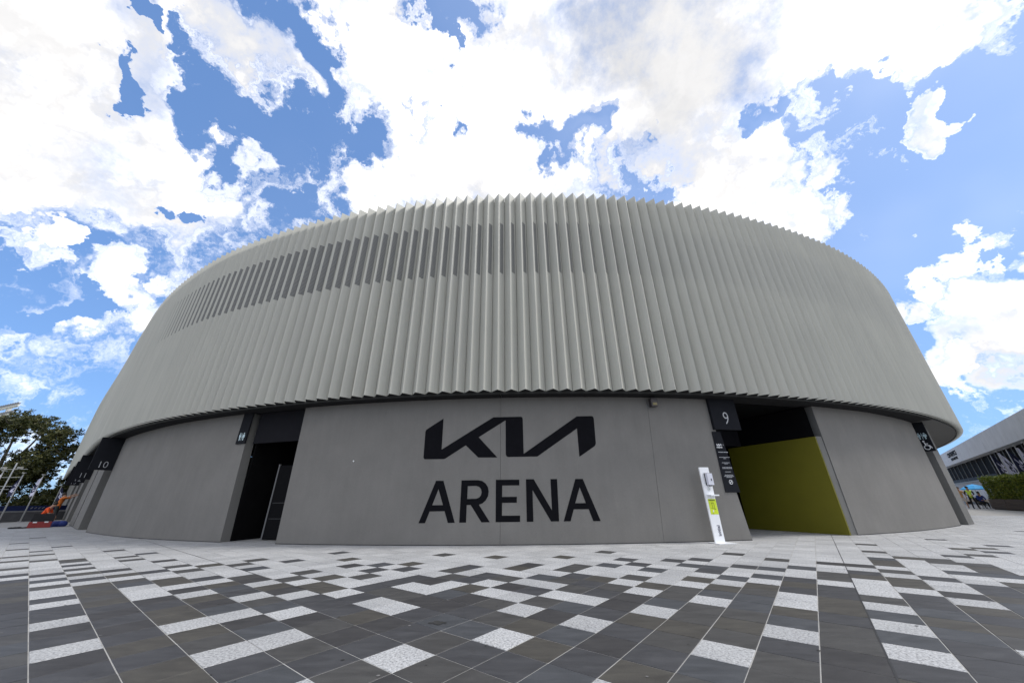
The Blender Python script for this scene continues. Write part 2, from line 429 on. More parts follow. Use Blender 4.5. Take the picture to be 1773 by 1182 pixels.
M_CLAD = mat('sage_grey_aluminium', (0.458, 0.453, 0.405), rough=0.48, var=0.035, scale=0.35, bump=0.05, bscale=7.0, spec=0.4)
def vary_panels(m, amount):
    nt = m.node_tree
    p = nt.nodes['Principled BSDF']
    src = p.inputs['Base Color'].links[0].from_socket
    oi = nt.nodes.new('ShaderNodeObjectInfo')
    r = ramp(nt, oi.outputs['Random'], [(0.0, (1 - amount,) * 3), (1.0, (1 + amount, 1 + amount, 1 + amount * 0.8))])
    geo = nt.nodes.new('ShaderNodeNewGeometry')
    mp = nt.nodes.new('ShaderNodeMapping')
    mp.inputs['Scale'].default_value = (3.0, 3.0, 0.10)
    nt.links.new(geo.outputs['Position'], mp.inputs['Vector'])
    n = nt.nodes.new('ShaderNodeTexNoise')
    n.inputs['Scale'].default_value = 6.0
    n.inputs['Detail'].default_value = 4
    nt.links.new(mp.outputs[0], n.inputs['Vector'])
    st = ramp(nt, n.outputs['Fac'], [(0.35, (0.955, 0.955, 0.95)), (0.65, (1.02, 1.02, 1.02))])
    prev = src
    for c in (r, st):
        mx = nt.nodes.new('ShaderNodeMix'); mx.data_type = 'RGBA'; mx.blend_type = 'MULTIPLY'
        mx.inputs['Factor'].default_value = 1
        nt.links.new(prev, mx.inputs['A']); nt.links.new(c, mx.inputs['B'])
        prev = mx.outputs['Result']
    nt.links.new(prev, p.inputs['Base Color'])


vary_panels(M_CLAD, 0.028)
M_CLAD_CAP = mat('pale_sage_aluminium', (0.47, 0.48, 0.44), rough=0.45, var=0.03, scale=0.5)
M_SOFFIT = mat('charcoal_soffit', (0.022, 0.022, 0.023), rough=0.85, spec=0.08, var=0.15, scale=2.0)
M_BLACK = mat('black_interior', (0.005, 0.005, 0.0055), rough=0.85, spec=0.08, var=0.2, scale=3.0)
M_SIGN = mat('charcoal_sign', (0.016, 0.017, 0.021), rough=0.85, spec=0.08, var=0.12, scale=3.0)
M_HEADER = mat('charcoal_header', (0.013, 0.013, 0.016), rough=0.85, spec=0.08, var=0.12, scale=2.0)
M_WHITE = mat('white_print', (0.78, 0.79, 0.80), rough=0.5)
M_GREYPRINT = mat('pale_print', (0.45, 0.46, 0.48), rough=0.5)
M_LETTER = mat('black_lettering', (0.0065, 0.0065, 0.0085), rough=0.85, spec=0.08, var=0.15, scale=5.0)
M_CONC = concrete_mat('grey_render', (0.194, 0.187, 0.175))
M_REVEAL = concrete_mat('grey_reveal', (0.17, 0.168, 0.16))
M_OLIVE = mat('olive_paint', (0.155, 0.142, 0.005), rough=0.65, var=0.06, scale=1.5)
M_STEEL = mat('brushed_steel', (0.45, 0.45, 0.46), rough=0.35, metal=0.8, var=0.08, scale=6.0)
M_POLE = mat('pole_white', (0.45, 0.45, 0.44), rough=0.4, var=0.06, scale=4.0)
M_STAND = mat('white_powdercoat', (0.80, 0.81, 0.83), rough=0.35, var=0.02, scale=3.0)
M_DISP = mat('pale_plastic', (0.62, 0.63, 0.70), rough=0.4, var=0.03, scale=6.0)
M_DARKPL = mat('dark_plastic', (0.03, 0.03, 0.035), rough=0.4, var=0.1, scale=5.0)
M_LIME = mat('lime_poster', (0.58, 0.70, 0.02), rough=0.5, var=0.03, scale=5.0)
M_NAVY = mat('navy_print', (0.012, 0.016, 0.055), rough=0.5, var=0.08, scale=3.0)
M_LOUVRE = louvre_mat()
M_PERF = perforated_mat()
DARKS = [stone_mat('bluestone_slate', (0.0510, 0.0510, 0.0546), (0.0701, 0.0701, 0.0737), 1),
         stone_mat('bluestone_warm', (0.0619, 0.0573, 0.0501), (0.0837, 0.0783, 0.0655), 2),
         stone_mat('bluestone_grey', (0.0592, 0.0573, 0.0555), (0.0801, 0.0783, 0.0746), 3),
         stone_mat('bluestone_deep', (0.0437, 0.0419, 0.0428), (0.0592, 0.0573, 0.0564), 4),
         stone_mat('bluestone_blue', (0.0582, 0.0610, 0.0664), (0.0801, 0.0828, 0.0892), 5)]
LIGHTS = [granite_mat('granite_pale', (0.15, 0.15, 0.15), (0.385, 0.385, 0.382), (0.56, 0.56, 0.555), 1),
          granite_mat('granite_grey', (0.17, 0.17, 0.17), (0.34, 0.34, 0.337), (0.49, 0.49, 0.485), 2)]
M_GROUT = mat('pale_grout', (0.34, 0.33, 0.31), rough=0.9, var=0.22, scale=5.0)
M_JOINT_CONTACT = mat('dark_sealant_and_contact', (0.03, 0.03, 0.032), rough=0.7, var=0.2, scale=6.0)  # movement joint sealant, also colours the contact shade strip at the walls
M_PLAZA = granite_mat('plaza_stone', (0.26, 0.26, 0.26), (0.37, 0.37, 0.367), (0.44, 0.44, 0.435), 6)

# ------------------------------------------------------------------ mesh helpers
class MB:
    def __init__(self):
        self.v, self.f, self.m = [], [], []

    def add(self, verts, faces, mi=0):
        o = len(self.v)
        self.v += [tuple(p) for p in verts]
        self.f += [tuple(o + i for i in f) for f in faces]
        self.m += [mi] * len(faces)
        return self

    def box(self, lo, hi, mi=0, frame=None):
        (a, b, c), (d, e, f) = lo, hi
        vs = [(a, b, c), (d, b, c), (d, e, c), (a, e, c), (a, b, f), (d, b, f), (d, e, f), (a, e, f)]
        if frame is not None:
            vs = [frame @ Vector(p) for p in vs]
        return self.add(vs, [(3, 2, 1, 0), (4, 5, 6, 7), (0, 1, 5, 4), (1, 2, 6, 5), (2, 3, 7, 6), (3, 0, 4, 7)], mi)

    def prism(self, poly, z0, z1, mi=0):
        n = len(poly)
        vs = [(x, y, z0) for x, y in poly] + [(x, y, z1) for x, y in poly]
        fs = [tuple(range(n - 1, -1, -1)), tuple(range(n, 2 * n))]
        fs += [(i, (i + 1) % n, n + (i + 1) % n, n + i) for i in range(n)]
        return self.add(vs, fs, mi)

    def tube(self, pts, rad, n=8, mi=0):
        pts = [Vector(p) for p in pts]
        if not isinstance(rad, (list, tuple)):
            rad = [rad] * len(pts)
        vs, fs = [], []
        up0 = Vector((0.31, 0.17, 0.93))
        for i, p in enumerate(pts):
            t = (pts[min(i + 1, len(pts) - 1)] - pts[max(i - 1, 0)]).normalized()
            a = t.cross(up0)
            if a.length < 0.05:
                a = t.cross(Vector((1, 0, 0)))
            a.normalize()
            b = t.cross(a)
            for k in range(n):
                th = 2 * math.pi * k / n
                vs.append(p + (a * math.cos(th) + b * math.sin(th)) * rad[i])
        for i in range(len(pts) - 1):
            for k in range(n):
                fs.append((i * n + k, i * n + (k + 1) % n, (i + 1) * n + (k + 1) % n, (i + 1) * n + k))
        fs.append(tuple(range(n - 1, -1, -1)))
        fs.append(tuple((len(pts) - 1) * n + k for k in range(n)))
        return self.add(vs, fs, mi)

    def ball(self, c, r, seg=10, rings=7, mi=0):
        if not isinstance(r, (list, tuple)):
            r = (r, r, r)
        vs, fs = [], []
        for i in range(rings + 1):
            ph = math.pi * i / rings
            for k in range(seg):
                th = 2 * math.pi * k / seg
                vs.append((c[0] + r[0] * math.sin(ph) * math.cos(th), c[1] + r[1] * math.sin(ph) * math.sin(th), c[2] - r[2] * math.cos(ph)))
        for i in range(rings):
            for k in range(seg):
                fs.append((i * seg + k, i * seg + (k + 1) % seg, (i + 1) * seg + (k + 1) % seg, (i + 1) * seg + k))
        return self.add(vs, fs, mi)

    def mesh(self, name, mats, off=(0, 0, 0), smooth=False):
        me = bpy.data.meshes.new(name)
        o = Vector(off)
        me.from_pydata([tuple(Vector(p) - o) for p in self.v], [], self.f)
        for m in (mats if isinstance(mats, (list, tuple)) else [mats]):
            me.materials.append(m)
        if any(self.m):
            me.polygons.foreach_set('material_index', self.m)
        if smooth:
            me.polygons.foreach_set('use_smooth', [True] * len(me.polygons))
        me.update()
        return me


def origin(parent):
    o = Vector((0, 0, 0))
    while parent is not None:
        o += parent.location
        parent = parent.parent
    return o


def tag(o, label=None, cat=None, group=None, kind=None):
    if label: o['label'] = label
    if cat: o['category'] = cat
    if group: o['group'] = group
    if kind: o['kind'] = kind
    return o


def link(name, me, parent=None, loc=(0, 0, 0), rot=(0, 0, 0)):
    o = bpy.data.objects.new(name, me)
    COL.objects.link(o)
    o.parent = parent
    o.location = loc
    o.rotation_euler = rot
    return o


def part(name, mb, mats, parent, smooth=False):
    """mb holds world coordinates; the part keeps its place under its parent"""
    return link(name, mb.mesh(name, mats, origin(parent), smooth), parent)


def single(name, mb, mats, label=None, cat=None, group=None, kind=None, base=(0, 0, 0), smooth=False):
    o = link(name, mb.mesh(name, mats, base, smooth), None, base)
    return tag(o, label, cat, group, kind)


def root(name, loc, label, cat, group=None):
    o = bpy.data.objects.new(name, None)
    COL.objects.link(o)
    o.empty_display_size = 0.3
    o.location = loc
    return tag(o, label, cat, group)


def frame3(o, ex, ey, ez):
    m = Matrix.Identity(4)
    for i, a in enumerate((ex, ey, ez)):
        for k in range(3):
            m[k][i] = a[k]
    for k in range(3):
        m[k][3] = o[k]
    return m


def text_polys(s, size, bold=0.0, spacing=1.0, align='CENTER'):
    """outline of a line of type as flat triangles (x right, y up)"""
    cu = bpy.data.curves.new('type', 'FONT')
    cu.body = s
    cu.size = size
    cu.offset = bold
    cu.space_character = spacing
    cu.align_x = align
    cu.resolution_u = 3
    o = bpy.data.objects.new('type', cu)
    COL.objects.link(o)
    dg = bpy.context.evaluated_depsgraph_get()
    me = bpy.data.meshes.new_from_object(o.evaluated_get(dg))
    vs = [(v.co.x, v.co.y) for v in me.vertices]
    fs = [tuple(p.vertices) for p in me.polygons]
    bpy.data.objects.remove(o)
    bpy.data.curves.remove(cu)
    bpy.data.meshes.remove(me)
    return vs, fs


def text_on(mb, s, size, fr, x=0.0, y=0.0, lift=0.004, bold=0.0, spacing=1.0, align='CENTER', mi=0, sx=1.0):
    """fr maps (x along the board, outwards normal, z up)"""
    vs, fs = text_polys(s, size, bold, spacing, align)
    mb.add([fr @ Vector((x + a * sx, lift, y + b)) for a, b in vs], fs, mi)

# ------------------------------------------------------------------ building outline (plan)
RIDGE_CTRL = [(-73.0, 60.0), (-50, 41.1), (-35, 29.1), (-25.6, 21.5), (-22.0, 18.65), (-19.4, 16.75), (-16.4, 14.85), (-13.7, 13.38),
              (-10.8, 12.18), (-8.6, 11.42), (-6.1, 10.76), (-4.2, 10.42), (-2.0, 10.15), (0.5, 10.03), (2.6, 10.07), (5.1, 10.29),
              (7.5, 10.72), (10.0, 11.36), (12.5, 12.18), (15.3, 13.32), (18.0, 14.7), (19.9, 15.85), (21.8, 17.15), (23.4, 18.4),
              (25.4, 20.2), (27.5, 22.4), (29.8, 25.1), (33, 29.5), (36, 34.5)]


def smooth_outline(ctrl, step=0.05):
    C = np.array(ctrl, float)
    P = np.vstack([2 * C[0] - C[1], C, 2 * C[-1] - C[-2]])
    out = []
    for k in range(1, len(P) - 2):
        p0, p1, p2, p3 = P[k - 1], P[k], P[k + 1], P[k + 2]
        t0 = 0.0
        t1 = np.linalg.norm(p1 - p0) ** .5
        t2 = t1 + np.linalg.norm(p2 - p1) ** .5
        t3 = t2 + np.linalg.norm(p3 - p2) ** .5
        t = np.linspace(t1, t2, max(3, int(np.linalg.norm(p2 - p1) / step)))[:-1, None]
        A1 = (t1 - t) / (t1 - t0) * p0 + (t - t0) / (t1 - t0) * p1
        A2 = (t2 - t) / (t2 - t1) * p1 + (t - t1) / (t2 - t1) * p2
        A3 = (t3 - t) / (t3 - t2) * p2 + (t - t2) / (t3 - t2) * p3
        B1 = (t2 - t) / (t2 - t0) * A1 + (t - t0) / (t2 - t0) * A2
        B2 = (t3 - t) / (t3 - t1) * A2 + (t - t1) / (t3 - t1) * A3
        out.append((t2 - t) / (t2 - t1) * B1 + (t - t1) / (t2 - t1) * B2)
    out.append(P[-2][None])
    D = np.vstack(out)
    L = np.r_[0, np.cumsum(np.linalg.norm(np.diff(D, axis=0), axis=1))]
    s = np.arange(0, L[-1], .1)
    D = np.c_[np.interp(s, L, D[:, 0]), np.interp(s, L, D[:, 1])]
    k = np.hanning(41)
    k /= k.sum()
    pad = lambda a: np.convolve(np.pad(a, 20, 'reflect', reflect_type='odd'), k, 'valid')
    return np.c_[pad(D[:, 0]), pad(D[:, 1])]


RID = smooth_outline(RIDGE_CTRL)
T_ = np.gradient(RID, axis=0)
T_ /= np.linalg.norm(T_, axis=1)[:, None]
NRM = np.c_[-T_[:, 1], T_[:, 0]]                       # points into the building
SR = np.r_[0, np.cumsum(np.linalg.norm(np.diff(RID, axis=0), axis=1))]
WOFF = np.interp(RID[:, 0], [-60, -14, 14, 19, 22, 26, 30], [.8, .8, .8, 1.0, 1.9, 2.6, 2.6])
WAL = RID + NRM * WOFF[:, None]
SW = np.r_[0, np.cumsum(np.linalg.norm(np.diff(WAL, axis=0), axis=1))]
_k0 = int(np.argmin(np.abs(WAL[:, 0])))
SW -= SW[_k0]


def wall_at(s, inward=0.0):
    """point on the wall face at arc length s, moved inwards; negative = outwards"""
    x = np.interp(s, SW, WAL[:, 0])
    y = np.interp(s, SW, WAL[:, 1])
    nx = np.interp(s, SW, NRM[:, 0])
    ny = np.interp(s, SW, NRM[:, 1])
    return x + nx * inward, y + ny * inward


def wall_frame(s, z, out=0.0):
    """x along the wall (to the right seen from the plaza), y outwards, z up"""
    p = wall_at(s, -out)
    nx = float(np.interp(s, SW, NRM[:, 0]))
    ny = float(np.interp(s, SW, NRM[:, 1]))
    return frame3((p[0], p[1], z), (ny, -nx, 0), (-nx, -ny, 0), (0, 0, 1))


Z_SOFFIT = 4.10
Z_CLAD0, Z_CLAD1 = 4.14, 12.2

# ------------------------------------------------------------------ ground and paving
g = MB()
g.add([(-700, -120, -0.03), (700, -120, -0.03), (700, 900, -0.03), (-700, 900, -0.03)], [(0, 1, 2, 3)])
ground = single('ground', g, M_PLAZA, kind='structure')

TS = 0.40358
TU = Vector((0.31724, -0.24948)).normalized()
TV = Vector((0.24948, 0.31724)).normalized()
TO = Vector((-1.5934, 4.3144))
GAP = 0.0045

LIGHT_CELLS = {(-18, -6), (-17, -5), (-16, -4), (-15, -5), (-14, -4), (-14, -3), (-13, -5), (-13, -2), (-12, -5), (-12, -1), (-11, -3), (-10, -5), (-10, -3), (-10, -2), (-10, -1), (-9, -3), (-9, 1), (-8, -2), (-8, 0), (-7, -5), (-7, 1), (-6, -1), (-6, 2), (-5, 0), (-5, 2), (-5, 3), (-4, -5), (-4, -3), (-4, -2), (-4, 1), (-3, -1), (-3, 3), (-2, 1), (-2, 3), (-2, 4), (-1, -3), (-1, -2), (-1, 1), (-1, 5), (0, 4), (0, 6), (1, 4), (1, 6), (2, -3), (2, -1), (2, 3), (2, 5), (3, 1), (3, 5), (3, 8), (4, 3), (4, 7), (4, 9), (5, 5), (5, 9), (6, 0), (6, 7), (6, 10), (7, 3), (7, 11), (8, 5), (8, 8), (8, 9), (9, 12), (10, 5), (10, 7), (10, 9), (10, 11), (10, 13), (11, 12), (12, 6), (12, 11), (12, 14), (13, 15), (14, 16), (10, 12), (12, 13)}
DARK_CELLS = {(-56, -5), (-48, -5), (-42, -6), (-35, -6), (-35, -4), (-32, -5), (-29, -7), (-29, -6), (-29, -5), (-28, -2), (-27, -7), (-26, -6), (-25, -5), (-24, -4), (-24, -1), (-23, -4), (-23, -2), (-22, -6), (-21, -4), (-21, -2), (-19, -4), (-19, -1), (-17, -4), (-17, -3), (-16, -1), (-15, -2), (-15, 0), (-15, 2), (-14, -1), (-14, 1), (-14, 6), (-13, 3), (-12, 1), (-11, 5), (-10, 0), (-9, 2), (-9, 4), (-8, 5), (-8, 9), (-7, 4), (-7, 6), (-6, 3), (-6, 5), (-5, 10), (-4, 6), (-4, 7), (-3, 5), (-2, 6), (-2, 8), (-2, 9), (-2, 12), (-1, 15), (0, 9), (0, 10), (1, 8), (1, 11), (1, 13), (2, 12), (3, 9), (3, 11), (3, 14), (4, 13), (4, 15), (5, 12), (5, 13), (5, 18), (6, 11), (6, 14), (7, 12), (7, 14), (7, 17), (8, 15), (9, 13), (9, 14), (9, 17), (10, 14), (10, 15), (10, 17), (11, 14), (11, 16), (11, 18), (11, 19), (11, 20), (11, 23), (11, 27), (12, 15), (12, 21), (13, 17), (13, 20), (13, 21), (14, 17), (14, 18), (14, 19), (14, 20), (14, 23), (15, 24), (15, 27), (15, 33), (16, 26), (16, 28), (17, 30)}

CAM_M = camo.matrix_world.inverted()


def to_px(p):
    q = CAM_M @ Vector(p)
    if q.z > -0.05:
        return None
    return 886.5 - 600 * q.x / q.z, 591 + 600 * q.y / q.z


def shoelace(pts):
    return abs(sum(a[0] * b[1] - b[0] * a[1] for a, b in zip(pts, pts[1:] + pts[:1]))) / 2


def build_paving():
    paving = MB()
    paving.add([(-60, -12, -0.004), (60, -12, -0.004), (60, 48, -0.004), (-60, 48, -0.004)], [(0, 1, 2, 3)])
    pav = single('paving', paving, M_GROUT, kind='structure')
    # nearest point of the wall face, to leave out what lies deep inside the building
    wpts = WAL[::5]
    wn = NRM[::5]
    cells = []
    for i in range(-110, 110):
        for j in range(-60, 115):
            c = TO + TU * (TS * (i + .5)) + TV * (TS * (j + .5))
            if c.y < -6 or c.length > 36:
                continue
            d = np.hypot(wpts[:, 0] - c.x, wpts[:, 1] - c.y)
            k = int(np.argmin(d))
            inside = (c.x - wpts[k, 0]) * wn[k, 0] + (c.y - wpts[k, 1]) * wn[k, 1]
            if inside > 4.5:
                continue
            rel = j - (0.665 * i + 7.05)          # distance from where the dark field gives way to the pale one
            inframe = to_px((c.x, c.y, 0))
            rnd = random.random()
            if rel < 0:
                listed = -6 <= j and i <= 14
                dark = (i, j) not in LIGHT_CELLS if listed else rnd > 0.13 + 0.25 * math.exp(rel / 3.0)
            else:
                listed = inframe is not None and -60 < inframe[0] < 1773 and c.length < 22
                dark = (i, j) in DARK_CELLS if listed else rnd < 0.36 * math.exp(-rel / 6.0)
            q = [to_px((c.x + a * TU.x * TS / 2 + b * TV.x * TS / 2, c.y + a * TU.y * TS / 2 + b * TV.y * TS / 2, 0))
                 for a, b in ((-1, -1), (1, -1), (1, 1), (-1, 1))]
            area = 0.0
            if None not in q and 0 <= sum(p[0] for p in q) / 4 <= 1773 and sum(p[1] for p in q) / 4 <= 1190:
                area = shoelace(q)
            cells.append((area, i, j, c, dark))
    cells.sort(key=lambda t: -t[0])
    h = TS / 2 - GAP
    ang = math.atan2(TU.y, TU.x)
    bev = 0.0025
    tile = MB()
    z1 = 0.0
    vs = [(a * h, b * h, -0.013) for a, b in ((-1, -1), (1, -1), (1, 1), (-1, 1))]
    vs += [(a * h, b * h, z1 - bev) for a, b in ((-1, -1), (1, -1), (1, 1), (-1, 1))]
    vs += [(a * (h - bev), b * (h - bev), z1) for a, b in ((-1, -1), (1, -1), (1, 1), (-1, 1))]
    fs = [(i, (i + 1) % 4, 4 + (i + 1) % 4, 4 + i) for i in range(4)] + [(4 + i, 4 + (i + 1) % 4, 8 + (i + 1) % 4, 8 + i) for i in range(4)] + [(8, 9, 10, 11)]
    tile.add(vs, fs)
    shared = {}
    for m in DARKS + LIGHTS:
        shared[m.name] = tile.mesh('paving_tile', m)
    far = MB()
    pool = DARKS + LIGHTS
    rest_mats = pool
    ca, sa = math.cos(ang), math.sin(ang)
    for n, (area, i, j, c, dark) in enumerate(cells):
        m = random.choices(DARKS, (3, 3, 4, 2, 2))[0] if dark else random.choices(LIGHTS, (3, 2))[0]
        dz = random.uniform(-0.0012, 0.0012)
        if n < 300:
            o = link('paving_tile', shared[m.name], pav, (c.x, c.y, dz), (0, 0, ang))
        else:
            mi = pool.index(m)
            far.add([(c.x + ca * a - sa * b, c.y + sa * a + ca * b, dz) for a, b in ((-h, -h), (h, -h), (h, h), (-h, h))] +
                    [(c.x + ca * a - sa * b, c.y + sa * a + ca * b, -0.013) for a, b in ((-h, -h), (h, -h), (h, h), (-h, h))],
                    [(0, 1, 2, 3), (0, 4, 5, 1), (1, 5, 6, 2), (2, 6, 7, 3), (3, 7, 4, 0)], mi)
    o = link('paving_tiles', far.mesh('paving_tiles', rest_mats), pav)
    o['kind'] = 'stuff'
    # two dark movement joints
    for (a0, a1), fixed, along in (((-2, 36), 10, 'V'), ((-48, -3), 1, 'U')):
        mb = MB()
        du, dv = (TV, TU) if along == 'V' else (TU, TV)
        p0 = TO + dv * (TS * fixed) + du * (TS * a0)
        p1 = TO + dv * (TS * fixed) + du * (TS * a1)
        w = 0.0055
        mb.add([(p0 - dv * w).to_3d() + Vector((0, 0, 0.003)), (p1 - dv * w).to_3d() + Vector((0, 0, 0.003)),
                (p1 + dv * w).to_3d() + Vector((0, 0, 0.003)), (p0 + dv * w).to_3d() + Vector((0, 0, 0.003))], [(0, 1, 2, 3)])
        part('movement_joint', mb, M_JOINT_CONTACT, pav)
    # trodden gum and small spills
    rn = random.Random(3)
    gum = MB()
    for _ in range(420):
        x, y = rn.uniform(-14, 14), rn.uniform(1.2, 10.2)
        r = rn.uniform(0.006, 0.017)
        n = 8
        sq = rn.uniform(0.7, 1.0)
        gum.add([(x + r * math.cos(2 * math.pi * k / n) * rn.uniform(.8, 1.1), y + r * sq * math.sin(2 * math.pi * k / n), 0.0028) for k in range(n)], [tuple(range(n))], rn.choice((0, 0, 1)))
    for k in range(40):
        x, y = -0.77 + rn.gauss(0, 0.045), 4.36 + rn.gauss(0, 0.02)
        r = rn.uniform(0.006, 0.02)
        gum.add([(x + r * 1.6 * math.cos(2 * math.pi * q / 7), y + r * math.sin(2 * math.pi * q / 7), 0.0028 + k * 0.00002) for q in range(7)], [tuple(range(7))], 0)
    o = part('gum_spots', gum, [mat('trodden_gum', (0.028, 0.027, 0.026), rough=0.8, var=0.2, scale=9.0), mat('pale_gum', (0.16, 0.155, 0.15), rough=0.8, var=0.2, scale=9.0)], pav)
    o['kind'] = 'stuff'
    return pav


paving = build_paving()

# ------------------------------------------------------------------ the arena
arena = root('arena_building', (0, 14, 0), 'round arena building clad in folded sage grey panels above a dark grey rendered wall', 'building')
AO = origin(arena)

# cladding: folded panels, each a V with the ridge outwards
PITCH, DEPTH = 0.42, 0.27


def clad_meshes():
    hw = PITCH / 2 - 0.006
    h0, h1 = Z_CLAD0, Z_CLAD1
    c = 0.007
    # local x along the facade, y outwards
    prof = [(-hw, 0.0), (-c, DEPTH - 0.006), (0.0, DEPTH), (c, DEPTH - 0.006), (hw, 0.0), (hw, -0.03), (-hw, -0.03)]
    body = MB()
    n = len(prof)
    capz = h1 - 0.02
    vs = [(x, y, h0) for x, y in prof] + [(x, y, capz) for x, y in prof]
    fs = [(i, n + i, n + (i + 1) % n, (i + 1) % n) for i in range(n)]
    body.add(vs, fs, 0)
    body.add([(x, y, capz) for x, y in prof], [tuple(range(n - 1, -1, -1))], 0)
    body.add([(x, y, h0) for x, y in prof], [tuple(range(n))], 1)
    # louvre strip on the right hand face
    lv = MB()
    a = Vector((-c, DEPTH - 0.006)); b = Vector((-hw, 0.0))      # local x runs to the left seen from the plaza
    t = (b - a)
    nrm = Vector((-t.y, t.x)).normalized()
    if nrm.y < 0:
        nrm = -nrm
    p0, p1 = a + t * 0.20 + nrm * 0.003, a + t * 0.76 + nrm * 0.003
    q0, q1 = a + t * 0.20 - nrm * 0.01, a + t * 0.76 - nrm * 0.01
    lv.prism([(p0.x, p0.y), (p1.x, p1.y), (q1.x, q1.y), (q0.x, q0.y)][::-1], 8.45, 10.72)
    return body.mesh('cladding_panel', [M_CLAD, M_SOFFIT]), lv.mesh('louvre_strip', M_LOUVRE), body, lv


CLADM, LOUVM, CLADMB, LOUVMB = clad_meshes()
total = SR[-1]
ss = np.arange(PITCH / 2, total, PITCH)
px = np.interp(ss, SR, RID[:, 0]); py = np.interp(ss, SR, RID[:, 1])
nx = np.interp(ss, SR, NRM[:, 0]); ny = np.interp(ss, SR, NRM[:, 1])
order = sorted(range(len(ss)), key=lambda k: math.hypot(px[k], py[k]))
own = set(order[:300])
rest_c, rest_l = MB(), MB()
for k in range(len(ss)):
    nn = Vector((nx[k], ny[k])).normalized()
    # rotation that takes local +y (outwards) to -nn
    rz = math.atan2(-nn.y, -nn.x) - math.pi / 2
    vx, vy = px[k] + nn.x * DEPTH, py[k] + nn.y * DEPTH
    if k in own:
        o = link('cladding_panel', CLADM, arena, (vx - AO.x, vy - AO.y, 0), (0, 0, rz))
        link('louvre_strip', LOUVM, o)
    else:
        F = Matrix.Translation((vx, vy, 0)) @ Matrix.Rotation(rz, 4, 'Z')
        rest_c.add([F @ Vector(v) for v in CLADMB.v], CLADMB.f)
        rest_l.add([F @ Vector(v) for v in LOUVMB.v], LOUVMB.f)
o = part('cladding_panels', rest_c, M_CLAD, arena); o['kind'] = 'stuff'
o = part('louvre_strips', rest_l, M_LOUVRE, arena); o['kind'] = 'stuff'

# dark lining behind the folds, roof and back
back = [(60, 75), (20, 110), (-40, 110), (-75, 80)]
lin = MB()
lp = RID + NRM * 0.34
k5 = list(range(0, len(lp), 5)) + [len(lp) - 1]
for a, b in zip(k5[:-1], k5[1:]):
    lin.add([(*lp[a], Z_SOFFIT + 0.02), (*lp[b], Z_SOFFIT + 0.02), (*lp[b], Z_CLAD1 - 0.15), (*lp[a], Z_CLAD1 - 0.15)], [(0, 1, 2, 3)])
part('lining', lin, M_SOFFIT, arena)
rf = MB()
ring = [tuple(lp[k]) for k in k5] + back
rf.prism(ring, Z_CLAD1 - 0.75, Z_CLAD1 - 0.45)
part('roof', rf, M_CLAD_CAP, arena)
bk = MB()
pts = [ring[len(k5) - 1]] + back + [ring[0]]
for a, b in zip(pts[:-1], pts[1:]):
    bk.add([(*a, 0), (*b, 0), (*b, Z_CLAD1 - 0.8), (*a, Z_CLAD1 - 0.8)], [(0, 1, 2, 3)])
part('outer_wall', bk, M_CONC, arena)

# soffit: panels between the folds and the wall
s_in = np.arange(SW[0], SW[-1] - 0.5, 2.4)
for a in s_in:
    b = min(a + 2.4, SW[-1])
    if a < -62:
        continue
    mb = MB()
    tt = np.linspace(a + 0.006, b - 0.006, 5)
    outer = []
    for t in tt:
        wx, wy = np.interp(t, SW, RID[:, 0]), np.interp(t, SW, RID[:, 1])
        mx, my = np.interp(t, SW, NRM[:, 0]), np.interp(t, SW, NRM[:, 1])
        outer.append((wx + mx * 0.275, wy + my * 0.275))
    inner = [wall_at(t, 0.30) for t in tt]
    poly = outer + inner[::-1]
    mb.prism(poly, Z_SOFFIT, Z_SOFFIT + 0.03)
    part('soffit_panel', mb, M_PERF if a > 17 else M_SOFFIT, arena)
# slim rim that closes the soffit along the folds
rim = MB()
idx = [k for k in range(0, len(RID), 3) if SW[k] > -62]
for a, b in zip(idx[:-1], idx[1:]):
    p, q = RID[a] + NRM[a] * 0.262, RID[b] + NRM[b] * 0.262
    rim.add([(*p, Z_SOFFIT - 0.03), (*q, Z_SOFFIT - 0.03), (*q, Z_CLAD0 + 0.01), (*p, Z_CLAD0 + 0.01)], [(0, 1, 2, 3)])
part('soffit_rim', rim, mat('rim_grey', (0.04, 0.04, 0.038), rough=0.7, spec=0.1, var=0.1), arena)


def wall_segment(s0, s1, s0t=None, s1t=None, ztop=Z_SOFFIT - 0.004, name='wall_panel', thick=0.30, mats=None):
    s0t = s0 if s0t is None else s0t
    s1t = s1 if s1t is None else s1t
    n = max(2, int(abs(s1 - s0) / 0.35) + 1)
    mb = MB()
    rows = []
    for z, a, b in ((-0.02, s0, s1), (ztop, s0t, s1t)):
        for inward in (0.0, thick):
            rows.append([(*wall_at(a + (b - a) * k / (n - 1), inward), z) for k in range(n)])
    f0, b0, f1, b1 = rows
    vs = f0 + b0 + f1 + b1
    fs = []
    for k in range(n - 1):
        fs.append((k, k + 1, 2 * n + k + 1, 2 * n + k))
        fs.append((n + k + 1, n + k, 3 * n + k, 3 * n + k + 1))
        fs.append((2 * n + k, 2 * n + k + 1, 3 * n + k + 1, 3 * n + k))
    mb.add(vs, fs, 0)
    mb.add([vs[0], vs[n], vs[3 * n], vs[2 * n]], [(3, 2, 1, 0)], 1)
    mb.add([vs[n - 1], vs[2 * n - 1], vs[4 * n - 1], vs[3 * n - 1]], [(0, 1, 2, 3)], 1)
    contact_strip = MB()  # dark strip added along the wall foot to stand for contact shade
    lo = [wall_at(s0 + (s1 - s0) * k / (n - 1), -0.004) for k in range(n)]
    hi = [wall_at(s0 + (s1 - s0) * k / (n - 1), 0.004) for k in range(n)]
    contact_strip.prism(lo + hi[::-1], 0.001, 0.022)
    w = part(name, mb, mats or [M_CONC, M_REVEAL], arena)
    part('base_contact_shade', contact_strip, M_JOINT_CONTACT, w)
    return w


